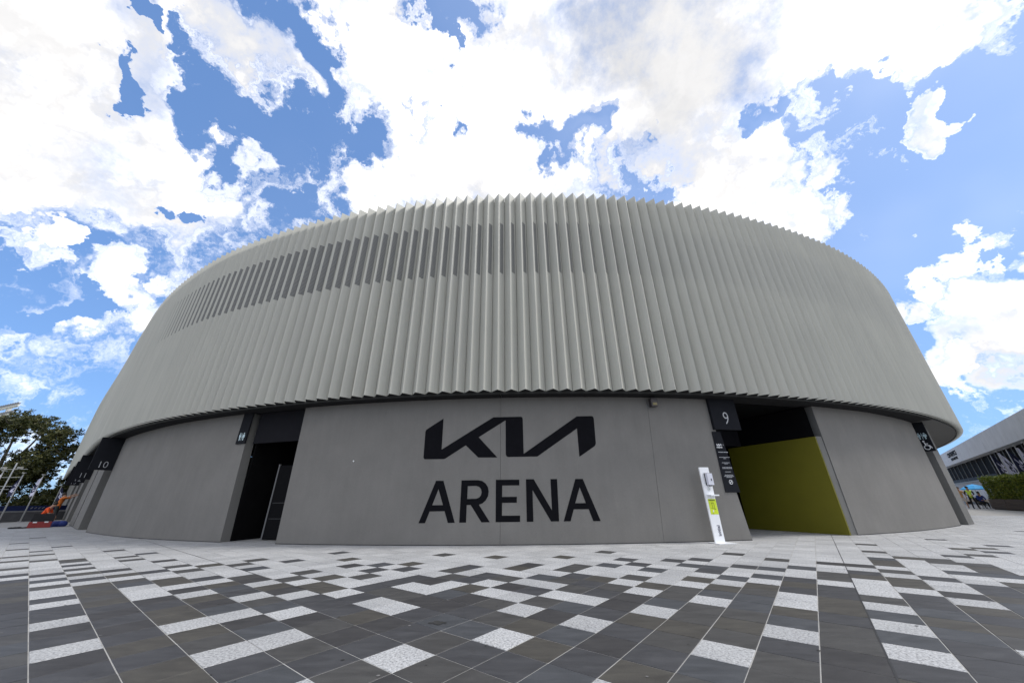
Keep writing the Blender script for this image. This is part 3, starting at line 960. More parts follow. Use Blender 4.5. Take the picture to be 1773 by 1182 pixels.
JW = 0.0035
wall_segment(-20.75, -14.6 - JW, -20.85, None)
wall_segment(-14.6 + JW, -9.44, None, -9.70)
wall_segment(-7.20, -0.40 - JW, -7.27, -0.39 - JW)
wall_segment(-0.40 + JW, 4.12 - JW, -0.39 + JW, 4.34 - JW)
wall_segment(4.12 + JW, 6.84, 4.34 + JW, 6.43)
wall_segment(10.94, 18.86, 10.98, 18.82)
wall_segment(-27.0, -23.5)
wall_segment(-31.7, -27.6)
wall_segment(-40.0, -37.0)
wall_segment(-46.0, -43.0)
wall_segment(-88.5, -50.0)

# concrete pier closing the facade at the right
pier = MB()
pa, pb = Vector((18.22, 15.88)), Vector((19.28, 16.46))
pd = (pb - pa).normalized()
pn = Vector((-pd.y, pd.x))
pl = [pa + pd * 0.42, pb, pb + pn * 1.4, pa + pd * 0.42 + pn * 1.4]
pier.prism([tuple(p) for p in pl], -0.02, Z_SOFFIT - 0.004)
part('pier', pier, M_REVEAL, arena)
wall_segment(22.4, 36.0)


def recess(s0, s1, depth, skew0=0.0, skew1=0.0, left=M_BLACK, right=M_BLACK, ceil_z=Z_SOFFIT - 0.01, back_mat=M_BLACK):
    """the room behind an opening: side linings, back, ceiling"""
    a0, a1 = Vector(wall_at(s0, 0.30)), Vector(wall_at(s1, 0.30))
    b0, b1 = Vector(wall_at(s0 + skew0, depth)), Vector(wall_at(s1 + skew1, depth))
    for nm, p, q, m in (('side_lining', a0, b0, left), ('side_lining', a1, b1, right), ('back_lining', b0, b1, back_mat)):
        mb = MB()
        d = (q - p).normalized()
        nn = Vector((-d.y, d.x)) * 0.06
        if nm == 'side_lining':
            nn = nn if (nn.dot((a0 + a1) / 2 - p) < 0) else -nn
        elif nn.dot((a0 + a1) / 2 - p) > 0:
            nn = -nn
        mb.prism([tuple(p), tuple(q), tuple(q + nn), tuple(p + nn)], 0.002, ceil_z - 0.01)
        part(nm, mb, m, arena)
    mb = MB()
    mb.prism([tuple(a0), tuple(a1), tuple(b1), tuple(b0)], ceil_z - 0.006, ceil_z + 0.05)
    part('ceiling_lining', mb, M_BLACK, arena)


def header(s0, s1, z0, z1, inward=0.12, m=None):
    mb = MB()
    n = 6
    fr = [wall_at(s0 + (s1 - s0) * k / (n - 1), inward) for k in range(n)]
    bk_ = [wall_at(s0 + (s1 - s0) * k / (n - 1), inward + 0.1) for k in range(n)]
    mb.prism(fr + bk_[::-1], z0, z1)
    return part('header_panel', mb, m or M_HEADER, arena)


# toilets, left of the lettering
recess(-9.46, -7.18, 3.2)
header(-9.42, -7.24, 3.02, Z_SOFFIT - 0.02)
door = MB()
dA, dB = Vector((-8.29, 13.01)), Vector((-7.00, 12.78))
dd = (dB - dA).normalized(); dn = Vector((-dd.y, dd.x)) * 0.045
door.prism([tuple(dA), tuple(dB), tuple(dB + dn), tuple(dA + dn)], 0.02, 2.32)
dro = part('door', door, mat('door_grey', (0.008, 0.008, 0.009), rough=0.7, var=0.1, spec=0.06), arena)
mb = MB()
e0 = dA - dd * 0.05 - dn * 0.2
mb.prism([tuple(e0), tuple(e0 + dd * 0.045), tuple(e0 + dd * 0.045 + dn * 1.3), tuple(e0 + dn * 1.3)], 0.02, 2.36)
part('door_edge', mb, mat('edge_steel', (0.15, 0.15, 0.15), rough=0.45, var=0.05), dro)
mb = MB()
hb = dA + dd * 0.78 - dn * 0.9
mb.tube([(hb.x, hb.y, 0.95), (hb.x, hb.y, 1.25)], 0.014)
part('handle', mb, M_STEEL, dro)
for zz in (0.62, 1.1):
    mb = MB()
    q0, q1 = dA + dd * 0.06 - dn * 0.15, dB - dd * 0.06 - dn * 0.15
    mb.prism([tuple(q0), tuple(q1), tuple(q1 + dn * 0.1), tuple(q0 + dn * 0.1)], zz, zz + 0.02)
    part('kick_rail', mb, mat('rail_grey', (0.02, 0.02, 0.02), rough=0.4, var=0.05), dro)

# entry nine, right of the lettering, with the olive inner wall
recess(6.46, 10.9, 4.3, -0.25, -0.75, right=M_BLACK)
ol = MB()
oa, ob = Vector((10.50, 12.40)), Vector((9.18, 15.42))
od = (ob - oa).normalized(); on = Vector((-od.y, od.x)) * 0.05
ol.prism([tuple(oa), tuple(ob), tuple(ob - on), tuple(oa - on)], 0.004, 3.02)
part('olive_wall', ol, M_OLIVE, arena)
rv = MB()
rv.prism([tuple(wall_at(10.945, 0.02)), tuple(oa - on * 1.2), tuple(oa + od * 0.04 - on * 3.0), tuple(wall_at(10.945, 0.5))], 0.003, 3.03)
part('jamb', rv, M_REVEAL, arena)
hd = MB()
ha, hb2 = Vector(wall_at(6.7, 2.6)), Vector(wall_at(10.2, 2.6))
hdv = (hb2 - ha).normalized(); hn = Vector((-hdv.y, hdv.x))
hd.prism([tuple(ha), tuple(hb2), tuple(hb2 + hn * 0.08), tuple(ha + hn * 0.08)], 3.02, 3.62)
part('header_panel', hd, M_HEADER, arena)
top = MB()
top.prism([tuple(wall_at(10.93, 0.3)), tuple(oa), tuple(ob), tuple(wall_at(10.9, 4.2))], 3.04, 4.05)
part('bulkhead', top, M_BLACK, arena)

# entries along the left side
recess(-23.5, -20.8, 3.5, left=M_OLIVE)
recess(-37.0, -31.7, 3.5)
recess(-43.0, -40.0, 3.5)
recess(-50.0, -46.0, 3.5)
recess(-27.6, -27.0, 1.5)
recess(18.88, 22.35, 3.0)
header(18.9, 20.6, 3.0, 3.4, 0.35)

# ------------------------------------------------------------------ lettering on the wall
LETTERS = {
'kia':[[(-2.714, 2.271), (-2.749, 2.314), (-2.762, 3.088), (-2.737, 3.154), (-2.21, 3.482), (-2.202, 2.538), (-0.623, 3.481), (0.235, 3.483), (0.275, 3.47), (0.295, 3.415), (0.3, 2.372), (1.989, 3.478), (2.46, 3.486), (2.501, 3.465), (2.519, 3.406), (2.501, 2.665), (2.48, 2.608), (2.446, 2.571), (1.962, 2.272), (1.963, 3.107), (0.706, 2.292), (-0.169, 2.289), (-0.216, 2.31), (-0.236, 2.36), (-0.239, 3.382), (-1.068, 2.882), (-0.491, 2.28), (-1.065, 2.289), (-1.457, 2.649), (-2.062, 2.28), (-2.106, 2.264)]],
'A1':[[(-2.721, 0.551), (-2.301, 1.658), (-2.08, 1.655), (-1.678, 0.558), (-1.873, 0.556), (-1.987, 0.852), (-2.423, 0.848), (-2.532, 0.553)], [(-2.363, 1.007), (-2.209, 1.434), (-2.046, 1.007)]],
'R':[[(-1.548, 0.56), (-1.537, 1.658), (-1.052, 1.657), (-0.93, 1.634), (-0.826, 1.566), (-0.755, 1.463), (-0.733, 1.346), (-0.751, 1.223), (-0.816, 1.116), (-0.907, 1.042), (-1.007, 1.009), (-0.689, 0.565), (-0.923, 0.564), (-1.242, 1.005), (-1.357, 1.004), (-1.357, 0.56)], [(-1.35, 1.16), (-1.348, 1.502), (-1.098, 1.504), (-1.012, 1.477), (-0.955, 1.419), (-0.936, 1.333), (-0.954, 1.253), (-1.004, 1.195), (-1.087, 1.165)]],
'E':[[(-0.525, 0.564), (-0.527, 1.661), (0.155, 1.657), (0.152, 1.504), (-0.343, 1.505), (-0.346, 1.203), (0.076, 1.203), (0.074, 1.05), (-0.346, 1.051), (-0.349, 0.723), (0.159, 0.722), (0.156, 0.566)]],
'N':[[(0.343, 0.567), (0.348, 1.663), (0.573, 1.664), (1.059, 0.842), (1.061, 1.66), (1.252, 1.66), (1.241, 0.57), (1.019, 0.567), (0.529, 1.376), (0.527, 0.567)]],
'A2':[[(1.369, 0.567), (1.786, 1.658), (2.002, 1.656), (2.403, 0.563), (2.197, 0.563), (2.096, 0.864), (1.672, 0.866), (1.56, 0.568)], [(1.727, 1.018), (1.891, 1.439), (2.032, 1.019)]],
}
from mathutils.geometry import tessellate_polygon


def wall_letters(loops, lift=0.006):
    """flat letter, cut every 0.25 m so that it follows the curved wall"""
    flat = [Vector((a, b, 0)) for l in loops for a, b in l]
    tris = tessellate_polygon([[Vector((a, b, 0)) for a, b in l] for l in loops])
    bm = bmesh.new()
    vs = [bm.verts.new(p) for p in flat]
    for t in tris:
        try:
            bm.faces.new([vs[i] for i in t])
        except ValueError:
            pass
    x = -3.0
    while x < 3.0:
        bmesh.ops.bisect_plane(bm, geom=bm.verts[:] + bm.edges[:] + bm.faces[:], plane_co=(x, 0, 0), plane_no=(1, 0, 0))
        x += 0.25
    r = bmesh.ops.extrude_face_region(bm, geom=bm.faces[:])
    mb = MB()
    bm.verts.index_update()
    ext = {v for v in r['geom'] if isinstance(v, bmesh.types.BMVert)}
    for v in bm.verts:
        s, z = v.co.x, v.co.y
        p = wall_at(s, -lift if v in ext else 0.004)
        mb.v.append((p[0], p[1], z))
    for f in bm.faces:
        mb.f.append(tuple(v.index for v in f.verts)); mb.m.append(0)
    bm.free()
    return mb


lg = part('wall_logo', wall_letters(LETTERS['kia']), M_LETTER, arena)
lg['label'] = 'large black angular logo on the grey wall'
for ch in ('A1', 'R', 'E', 'N', 'A2'):
    lo = part('wall_letter', wall_letters(LETTERS[ch]), M_LETTER, arena)
    lo['label'] = 'black capital letter %s on the grey wall' % ch[0]
spot = MB()
sp = wall_at(-5.03, -0.004)
spot.ball((sp[0], sp[1], 2.27), 0.025)
part('wall_fixing', spot, M_WHITE, arena)


# ------------------------------------------------------------------ signs
def icon_people(mb, fr, x, z, s):
    """two standing figures with a bar between"""
    for dx, skirt in ((-0.34, False), (0.34, True)):
        cx = x + dx * s
        n = 10
        vs = [fr @ Vector((cx + 0.11 * s * math.cos(2 * math.pi * k / n), 0.006, z + 0.42 * s + 0.11 * s * math.sin(2 * math.pi * k / n))) for k in range(n)]
        mb.add(vs, [tuple(range(n))])
        w = 0.20 * s
        pts = [(-w, 0.27), (w, 0.27), (w * (1.2 if skirt else 0.8), -0.12), (w * 0.45, -0.12), (w * 0.4, -0.5), (-w * 0.4, -0.5), (-w * 0.45, -0.12), (-w * (1.2 if skirt else 0.8), -0.12)]
        mb.add([fr @ Vector((cx + a, 0.006, z + b * s)) for a, b in pts], [tuple(range(len(pts)))])
    mb.add([fr @ Vector((x + a * s, 0.006, z + b * s)) for a, b in ((-0.03, -0.5), (0.03, -0.5), (0.03, 0.5), (-0.03, 0.5))], [(0, 1, 2, 3)])


def strokes(mb, fr, lines, w):
    for (x0, z0), (x1, z1) in lines:
        d = Vector((x1 - x0, z1 - z0)); n = Vector((-d.y, d.x)).normalized() * (w / 2)
        mb.add([fr @ Vector((a, 0.006, b)) for a, b in ((x0 + n.x, z0 + n.y), (x1 + n.x, z1 + n.y), (x1 - n.x, z1 - n.y), (x0 - n.x, z0 - n.y))], [(0, 1, 2, 3)])


def ring_mark(mb, fr, x, z, r, w, n=20):
    for k in range(n):
        a, b = 2 * math.pi * k / n, 2 * math.pi * (k + 1) / n
        mb.add([fr @ Vector((x + q * math.cos(t), 0.006, z + q * math.sin(t))) for q, t in ((r, a), (r, b), (r - w, b), (r - w, a))], [(0, 1, 2, 3)])


def board(name, fr, w, z0, z1, thick, label, group, lip=0.0):
    r = root(name, fr @ Vector((0, 0, 0)), label, 'sign', group)
    mb = MB()
    mb.box((-w / 2, -thick, z0), (w / 2, 0, z1), 0, fr)
    p = part('plate', mb, M_SIGN, r)
    return r


# number nine, hung over the left edge of the olive entry
fr = wall_frame(6.92, 0.0, 0.10)
n9 = board('entry_sign', fr, 0.98, 3.10, Z_SOFFIT - 0.006, 0.10, 'black hanging plate with the number 9 above the olive entry', 'entry number signs')
mb = MB()
text_on(mb, '9', 0.58, fr, 0.02, 3.27, bold=-0.008, sx=0.82)
part('number', mb, M_GREYPRINT, n9)

# tall information board under it
fr = wall_frame(6.62, 0.0, 0.02)
ib = root('information_board', fr @ Vector((0, 0, 0)), 'tall narrow black board of white small print beside the olive entry', 'sign')
mb = MB()
mb.add([fr @ Vector((a, y, z)) for y in (0.0, -0.018) for a, z in ((-0.29, 1.26), (0.215, 1.26), (0.215 - 0.175, 3.04), (-0.26, 3.04))],
       [(0, 1, 2, 3), (7, 6, 5, 4), (0, 4, 5, 1), (1, 5, 6, 2), (2, 6, 7, 3), (3, 7, 4, 0)])
part('plate', mb, M_SIGN, ib)
mb = MB()
strokes(mb, fr, [((-0.20, 2.60), (-0.20, 2.66)), ((-0.20, 2.60), (-0.13, 2.66)), ((-0.17, 2.63), (-0.13, 2.60)), ((-0.115, 2.60), (-0.115, 2.66)), ((-0.115, 2.60), (-0.05, 2.66)), ((-0.05, 2.66), (-0.05, 2.60))], 0.018)
text_on(mb, 'ARENA', 0.065, fr, -0.125, 2.535, lift=0.006, bold=0.002)
text_on(mb, '9', 0.05, fr, 0.02, 2.61, lift=0.006)
part('heading', mb, M_WHITE, ib)
mb = MB()
for z, w in ((2.40, 0.34), (2.25, 0.36), (2.215, 0.10), (2.09, 0.27), (2.06, 0.12), (1.955, 0.33), (1.925, 0.33), (1.825, 0.20), (1.735, 0.28), (1.70, 0.34), (1.67, 0.20)):
    # rows of type too small to read
    x = -0.04 - w / 2
    while x < -0.04 + w / 2 - 0.005:
        ww = random.uniform(0.012, 0.035)
        x1 = min(x + ww, -0.04 + w / 2)
        hgt = 0.016 if z < 2.39 else 0.022
        mb.add([fr @ Vector((a, 0.006, b)) for a, b in ((x, z), (x1, z), (x1, z + hgt), (x, z + hgt))], [(0, 1, 2, 3)])
        x = x1 + 0.007
part('small_print', mb, M_GREYPRINT, ib)
mb = MB()
ring_mark(mb, fr, -0.03, 1.545, 0.065, 0.014)
strokes(mb, fr, [((-0.07, 1.50), (0.01, 1.59)), ((-0.055, 1.545), (-0.005, 1.545))], 0.016)
part('no_smoking_mark', mb, M_WHITE, ib)

# row letters inside the entry
hfr = frame3((*(ha - hn * 0.004), 0.0), (hdv.x, hdv.y, 0), (-hn.x, -hn.y, 0), (0, 0, 1))
rl = root('row_sign', (ha.x, ha.y, 3.02), 'faint white row letters on the dark lintel inside the olive entry', 'sign')
mb = MB()
text_on(mb, 'A - L', 0.20, hfr, 1.05, 3.36, lift=0.004, spacing=1.2)
text_on(mb, 'M - W', 0.20, hfr, 1.10, 3.10, lift=0.004, spacing=1.2)
part('lettering', mb, mat('faint_print', (0.12, 0.12, 0.125), rough=0.5), rl)

# toilet sign at the left doorway
fr = wall_frame(-9.83, 0.0, 0.05)
t1 = board('toilet_sign', fr, 0.46, 3.02, Z_SOFFIT - 0.006, 0.05, 'black toilet sign with two white figures at the dark doorway left of the logo', 'toilet signs')
mb = MB()
icon_people(mb, fr, 0.0, 3.26, 0.26)
part('pictogram', mb, mat('icon_blue_white', (0.45, 0.58, 0.62), rough=0.5), t1)
# toilet sign at the right end
_w = wall_frame(19.02, 0.0)
_out, _al = Vector((_w[0][1], _w[1][1], 0)), Vector((_w[0][0], _w[1][0], 0))
fr = frame3(Vector((_w[0][3], _w[1][3], 0)) + _out * 0.10, _out, -_al, (0, 0, 1))    # blade facing the plaza
t2 = board('toilet_sign', fr, 0.40, 2.86, Z_SOFFIT - 0.006, 0.08, 'black toilet sign with wheelchair symbol under the curved soffit at the right', 'toilet signs')
mb = MB()
icon_people(mb, fr, 0.0, 3.50, 0.26)
part('pictogram', mb, mat('icon_blue_white', (0.45, 0.58, 0.62), rough=0.5), t2)
mb = MB()
ring_mark(mb, fr, 0.0, 3.02, 0.10, 0.028)
strokes(mb, fr, [((-0.03, 3.24), (-0.01, 3.10)), ((-0.01, 3.10), (0.09, 3.10)), ((0.09, 3.10), (0.14, 2.98)), ((-0.02, 3.17), (0.07, 3.17))], 0.032)
n = 8
mb.add([fr @ Vector((-0.035 + 0.035 * math.cos(2 * math.pi * k / n), 0.006, 3.28 + 0.035 * math.sin(2 * math.pi * k / n))) for k in range(n)], [tuple(range(n))])
part('wheelchair_symbol', mb, M_WHITE, t2)

# blade signs ten to thirteen on the left side
for s, num, lab in ((-20.95, '10', 'black blade sign with the number 10 under the soffit'), (-31.5, '11', 'black blade sign with the number 11 beyond number 10'),
                    (-37.3, '12', 'small black blade sign with the number 12 above the reaching worker'), (-43.2, '13', 'farthest black blade sign, number 13')):
    w = wall_frame(s, 0.0)
    ex = Vector((-w[0][1], -w[1][1], 0))        # board runs from its outer edge in to the wall
    ey = Vector((w[0][0], w[1][0], 0))          # faces back along the facade, towards the plaza
    o0 = Vector((w[0][3], w[1][3], 0)) - ex * 0.40
    fb_ = frame3(o0, ex, ey, (0, 0, 1))
    b = root('entry_sign', o0, lab, 'sign', 'entry number signs')
    mb = MB()
    mb.box((-0.38, -0.12, 2.62), (0.40, 0, Z_SOFFIT - 0.006), 0, fb_)
    part('plate', mb, M_SIGN, b)
    mb = MB()
    text_on(mb, num, 0.42, fb_, 0.02, 2.72, bold=-0.006, sx=0.9)
    part('number', mb, M_GREYPRINT, b)

# ------------------------------------------------------------------ floodlight on the wall
fr = wall_frame(4.47, 0.0, 0.16)
fl = root('wall_floodlight', fr @ Vector((0, -0.16, 3.9)), 'small dark floodlight on a looped cable at the top of the grey wall', 'light')
mb = MB(); mb.box((-0.11, -0.10, 3.77), (0.11, 0.06, 4.02), 0, fr); part('housing', mb, mat('brown_housing', (0.05, 0.042, 0.045), rough=0.4, var=0.1), fl)
mb = MB(); mb.box((-0.07, 0.055, 3.80), (0.07, 0.07, 3.88), 0, fr); part('lens', mb, mat('amber_lens', (0.20, 0.16, 0.05), rough=0.2), fl)
mb = MB(); mb.box((-0.03, -0.17, 4.00), (0.03, -0.02, 4.07), 0, fr); part('bracket', mb, M_DARKPL, fl)
mb = MB()
mb.tube([fr @ Vector(p) for p in ((-0.20, -0.14, 4.08), (-0.20, -0.14, 3.92), (-0.17, -0.14, 3.80), (-0.10, -0.13, 3.73), (0.0, -0.1, 3.71), (0.06, -0.06, 3.76))], 0.009, 6)
part('cable', mb, mat('grey_cable', (0.22, 0.22, 0.22), rough=0.5), fl)

# ------------------------------------------------------------------ hand sanitiser stand
fr0 = wall_frame(5.62, 0.0, 0.34)
sx_, sy_ = 5.56, 10.80
fr = frame3((sx_, sy_, 0.0), (0.985, 0.17, 0), (0.17, -0.985, 0), (0, 0, 1))
st = root('sanitiser_stand', (sx_, sy_, 0), 'tall white hand sanitiser stand with lime poster in front of the grey wall', 'stand')
mb = MB(); mb.box((-0.15, -0.02, 0.012), (0.15, 0.02, 1.93), 0, fr); part('post', mb, M_STAND, st)
mb = MB(); mb.box((-0.21, -0.20, 0.002), (0.30, 0.24, 0.014), 0, fr); part('base_plate', mb, M_STAND, st)
mb = MB()
mb.box((-0.045, 0.022, 1.44), (0.135, 0.05, 1.77), 1, fr)
mb.box((-0.035, 0.05, 1.45), (0.130, 0.14, 1.76), 0, fr)
dp = part('dispenser', mb, [M_DISP, M_DARKPL], st)
mb = MB(); mb.box((0.055, 0.1405, 1.56), (0.085, 0.145, 1.62), 0, fr); part('level_window', mb, M_DARKPL, dp)
mb = MB()
mb.box((0.01, 0.06, 1.42), (0.07, 0.12, 1.452), 0, fr); part('nozzle', mb, M_DARKPL, dp)
mb = MB(); mb.box((-0.10, 0.021, 1.165), (0.16, 0.20, 1.20), 0, fr); part('drip_tray', mb, M_STAND, st)
mb = MB(); mb.box((-0.095, 0.0205, 0.70), (0.145, 0.0235, 1.09), 0, fr)
po = part('poster', mb, M_LIME, st)
mb = MB()
pf = frame3(fr @ Vector((0.025, 0.0235, 0)), (0.985, 0.17, 0), (0.17, -0.985, 0), (0, 0, 1))
for k in range(6):
    mb.add([pf @ Vector((a, 0.002, b)) for a, b in ((-0.105 + k * 0.034, 1.045), (-0.078 + k * 0.034, 1.045), (-0.078 + k * 0.034, 1.07), (-0.105 + k * 0.034, 1.07))], [(0, 1, 2, 3)])
strokes(mb, pf, [((-0.03, 0.99), (0.03, 0.99)), ((0.03, 0.99), (0.04, 0.85)), ((-0.03, 0.99), (-0.02, 0.86)), ((-0.07, 0.86), (0.06, 0.83)), ((0.02, 0.85), (0.06, 0.82)), ((-0.08, 0.72), (-0.02, 0.72))], 0.009)
part('print', mb, mat('poster_ink', (0.06, 0.09, 0.02), rough=0.5), po)
mb = MB()
mb.add([pf @ Vector((a, 0.003, b)) for a, b in ((-0.045, 0.76), (-0.02, 0.75), (-0.005, 0.79), (-0.03, 0.82))], [(0, 1, 2, 3)])
part('hand_mark', mb, M_WHITE, po)
# the maker's word, reading upwards
vf = frame3(fr @ Vector((0.085, 0.021, 0.17)), (0, 0, 1), (0.17, -0.985, 0), (-0.985, -0.17, 0))
mb = MB(); text_on(mb, 'initial', 0.125, vf, 0.0, 0.0, lift=0.002, bold=0.0025, align='LEFT'); part('lettering', mb, M_NAVY, st)
mb = MB(); ring_mark(mb, pf, -0.015, 1.335, 0.045, 0.007, 16)
strokes(mb, pf, [((-0.05, 1.345), (0.02, 1.345)), ((-0.05, 1.325), (0.02, 1.325))], 0.008)
part('small_mark', mb, mat('mark_green', (0.42, 0.46, 0.42), rough=0.5), st)

# ------------------------------------------------------------------ people
M_SKIN = mat('skin', (0.42, 0.24, 0.16), rough=0.6, var=0.06, scale=12.0)
M_SHOE = mat('black_shoe', (0.015, 0.015, 0.016), rough=0.6, var=0.1)
M_HAIR = mat('dark_hair', (0.03, 0.022, 0.016), rough=0.7, var=0.2, scale=30.0)


def person(loc, yaw, joints, clothes, label, group=None, hair=M_HAIR, size=1.0, hat=None):
    """one continuous skinned body; joints override the standing pose (x right, y forwards, z up)"""
    J = dict(pelvis=(0, 0, .96), waist=(0, 0, 1.10), chest=(0, .01, 1.32), neck=(0, .01, 1.50), head0=(0, .03, 1.60), head1=(0, .03, 1.70), nose=(0, .125, 1.63),
             shl=(-.18, 0, 1.44), ell=(-.25, -.01, 1.16), wrl=(-.26, .07, .92), hal=(-.26, .09, .86),
             shr=(.18, 0, 1.44), elr=(.25, -.01, 1.16), wrr=(.26, .07, .92), har=(.26, .09, .86),
             hpl=(-.10, 0, .92), knl=(-.11, .02, .50), anl=(-.11, -.01, .09), tol=(-.12, .13, .045),
             hpr=(.10, 0, .92), knr=(.11, .02, .50), anr=(.11, -.01, .09), tor=(.12, .13, .045))
    J.update(joints)
    rad = dict(pelvis=.145, waist=.135, chest=.155, neck=.058, head0=.085, head1=.092, nose=.016, shl=.075, ell=.047, wrl=.033, hal=.036, shr=.075, elr=.047, wrr=.033, har=.036,
               hpl=.095, knl=.062, anl=.045, tol=.040, hpr=.095, knr=.062, anr=.045, tor=.040)
    E_ = [('pelvis', 'waist'), ('waist', 'chest'), ('chest', 'neck'), ('neck', 'head0'), ('head0', 'head1'), ('head0', 'nose'),
          ('chest', 'shl'), ('shl', 'ell'), ('ell', 'wrl'), ('wrl', 'hal'), ('chest', 'shr'), ('shr', 'elr'), ('elr', 'wrr'), ('wrr', 'har'),
          ('pelvis', 'hpl'), ('hpl', 'knl'), ('knl', 'anl'), ('anl', 'tol'), ('pelvis', 'hpr'), ('hpr', 'knr'), ('knr', 'anr'), ('anr', 'tor')]
    names = list(J)
    P = {k: Vector(v) for k, v in J.items()}
    R_ = dict(rad)
    for side, sg in (('l', -1), ('r', 1)):
        w, h = P['wr' + side], P['ha' + side]
        d = (h - w).normalized()
        across = d.cross(Vector((0, 0, 1)))
        if across.length < 0.1:
            across = Vector((0, 1, 0))
        across.normalize()
        for q, (off, ln) in enumerate(((-.030, .075), (-.010, .090), (.010, .085), (.028, .065))):
            k = 'f%d%s' % (q, side)
            P[k] = h + d * ln + across * off * 1.2 + Vector((0, 0, -0.01))
            R_[k] = .0095
            E_.append(('ha' + side, k))
        k = 'th' + side
        P[k] = w + d * 0.07 + across * (-.065)
        R_[k] = .0105
        E_.append(('wr' + side, k))
    names = list(P)
    me = bpy.data.meshes.new('body')
    me.from_pydata([P[k] for k in names], [(names.index(a), names.index(b)) for a, b in E_], [])
    tmp = bpy.data.objects.new('body', me)
    COL.objects.link(tmp)
    sk = tmp.modifiers.new('skin', 'SKIN')
    sk.use_smooth_shade = True
    if not me.skin_vertices:
        me.attributes  # layer is made by the modifier when missing
    bm = bmesh.new(); bm.from_mesh(me)
    lay = bm.verts.layers.skin.verify()
    bm.verts.ensure_lookup_table()
    for i, k in enumerate(names):
        r = R_[k]
        bm.verts[i][lay].radius = (r, r * (0.72 if k in ('pelvis', 'waist', 'chest') else 1.0))
        bm.verts[i][lay].use_root = (k == 'pelvis')
    bm.to_mesh(me); bm.free()
    sb = tmp.modifiers.new('sub', 'SUBSURF'); sb.levels = 1; sb.render_levels = 1
    dg = bpy.context.evaluated_depsgraph_get()
    body = bpy.data.meshes.new_from_object(tmp.evaluated_get(dg))
    bpy.data.objects.remove(tmp)
    # clothes by nearest bone
    mats_ = [M_SKIN, clothes['top'], clothes['bottom'], M_SHOE, clothes.get('arm', clothes['top']), clothes.get('shin', clothes['bottom'])]
    for m in mats_:
        body.materials.append(m)
    zone = {}
    for a, b in E_:
        z = 0
        if a in ('waist', 'chest') and b in ('chest', 'shl', 'shr'): z = 1
        elif (a, b) == ('pelvis', 'waist'): z = 1
        elif a in ('shl', 'shr'): z = 4
        elif a in ('ell', 'elr'): z = 4 if clothes.get('long') else 0
        elif b in ('hpl', 'hpr'): z = 2
        elif a in ('hpl', 'hpr'): z = 2
        elif a in ('knl', 'knr'): z = 5
        elif a in ('anl', 'anr'): z = 3
        zone[(a, b)] = z
    for poly in body.polygons:
        c = poly.center
        best, bz = 1e9, 0
        for (a, b), z in zone.items():
            pa_, pb_ = P[a], P[b]
            d = pb_ - pa_
            t = max(0, min(1, (c - pa_).dot(d) / d.length_squared))
            dist = (c - pa_ - d * t).length - 0.6 * (R_[a] * (1 - t) + R_[b] * t)
            if dist < best:
                best, bz = dist, z
        poly.material_index = bz
        poly.use_smooth = True
    r = root('person', loc, label, 'person', group)
    r.rotation_euler = (0, 0, yaw)
    r.scale = (size,) * 3
    link('body', body, r)
    hm = MB()
    h0, h1 = P['head0'], P['head1']
    ax = (h1 - h0).normalized()
    c = h1 + ax * 0.015 - Vector((0, 0.02, 0))
    hm.ball(tuple(c), (0.098, 0.108, 0.095), 12, 8)
    link('hair' if hat is None else 'cap', hm.mesh('hair', hat or hair, (0, 0, 0), True), r)
    if hat:
        bmk = MB()
        bmk.box((c.x - 0.07, c.y + 0.06, c.z - 0.015), (c.x + 0.07, c.y + 0.20, c.z + 0.005))
        link('cap_peak', bmk.mesh('cap_peak', hat), r)
    return r, P


M_ORANGE = mat('orange_shirt', (0.85, 0.10, 0.015), rough=0.8, var=0.12, scale=8.0)
M_ORANGE2 = mat('dull_orange_shirt', (0.62, 0.16, 0.02), rough=0.8, var=0.12, scale=8.0)
M_SHORTS = mat('dark_shorts', (0.02, 0.025, 0.022), rough=0.85, var=0.15, scale=9.0)
M_HIVIS = mat('hi_vis_yellow', (0.62, 0.85, 0.10), rough=0.7, var=0.06, scale=9.0)
M_BLACKCL = mat('black_cloth', (0.014, 0.014, 0.016), rough=0.85, var=0.2, scale=9.0)
M_BLUECL = mat('blue_cloth', (0.02, 0.045, 0.24), rough=0.8, var=0.12, scale=9.0)
M_TAN = mat('tan_cloth', (0.50, 0.30, 0.14), rough=0.8, var=0.12, scale=9.0)

# worker bent over the toolbox
crouch = dict(pelvis=(0, -.10, .50), waist=(0, -.02, .64), chest=(0, .10, .86), neck=(0, .20, 1.02), head0=(0, .27, 1.10), head1=(0, .31, 1.19), nose=(0, .40, 1.08),
              shl=(-.18, .14, .96), ell=(-.24, .24, .70), wrl=(-.18, .42, .54), hal=(-.16, .47, .49), shr=(.18, .14, .96), elr=(.24, .26, .72), wrr=(.18, .44, .58), har=(.15, .49, .53),
              hpl=(-.11, -.08, .46), knl=(-.16, .30, .50), anl=(-.14, .16, .10), tol=(-.15, .30, .045), hpr=(.11, -.08, .46), knr=(.14, .22, .10), anr=(.14, -.16, .09), tor=(.15, -.26, .045))
person((-27.35, 22.35, 0), R(-60), crouch, dict(top=M_ORANGE, bottom=M_SHORTS, shin=M_SKIN), 'worker in a bright orange shirt crouching over the open red toolbox', 'workers on the left')
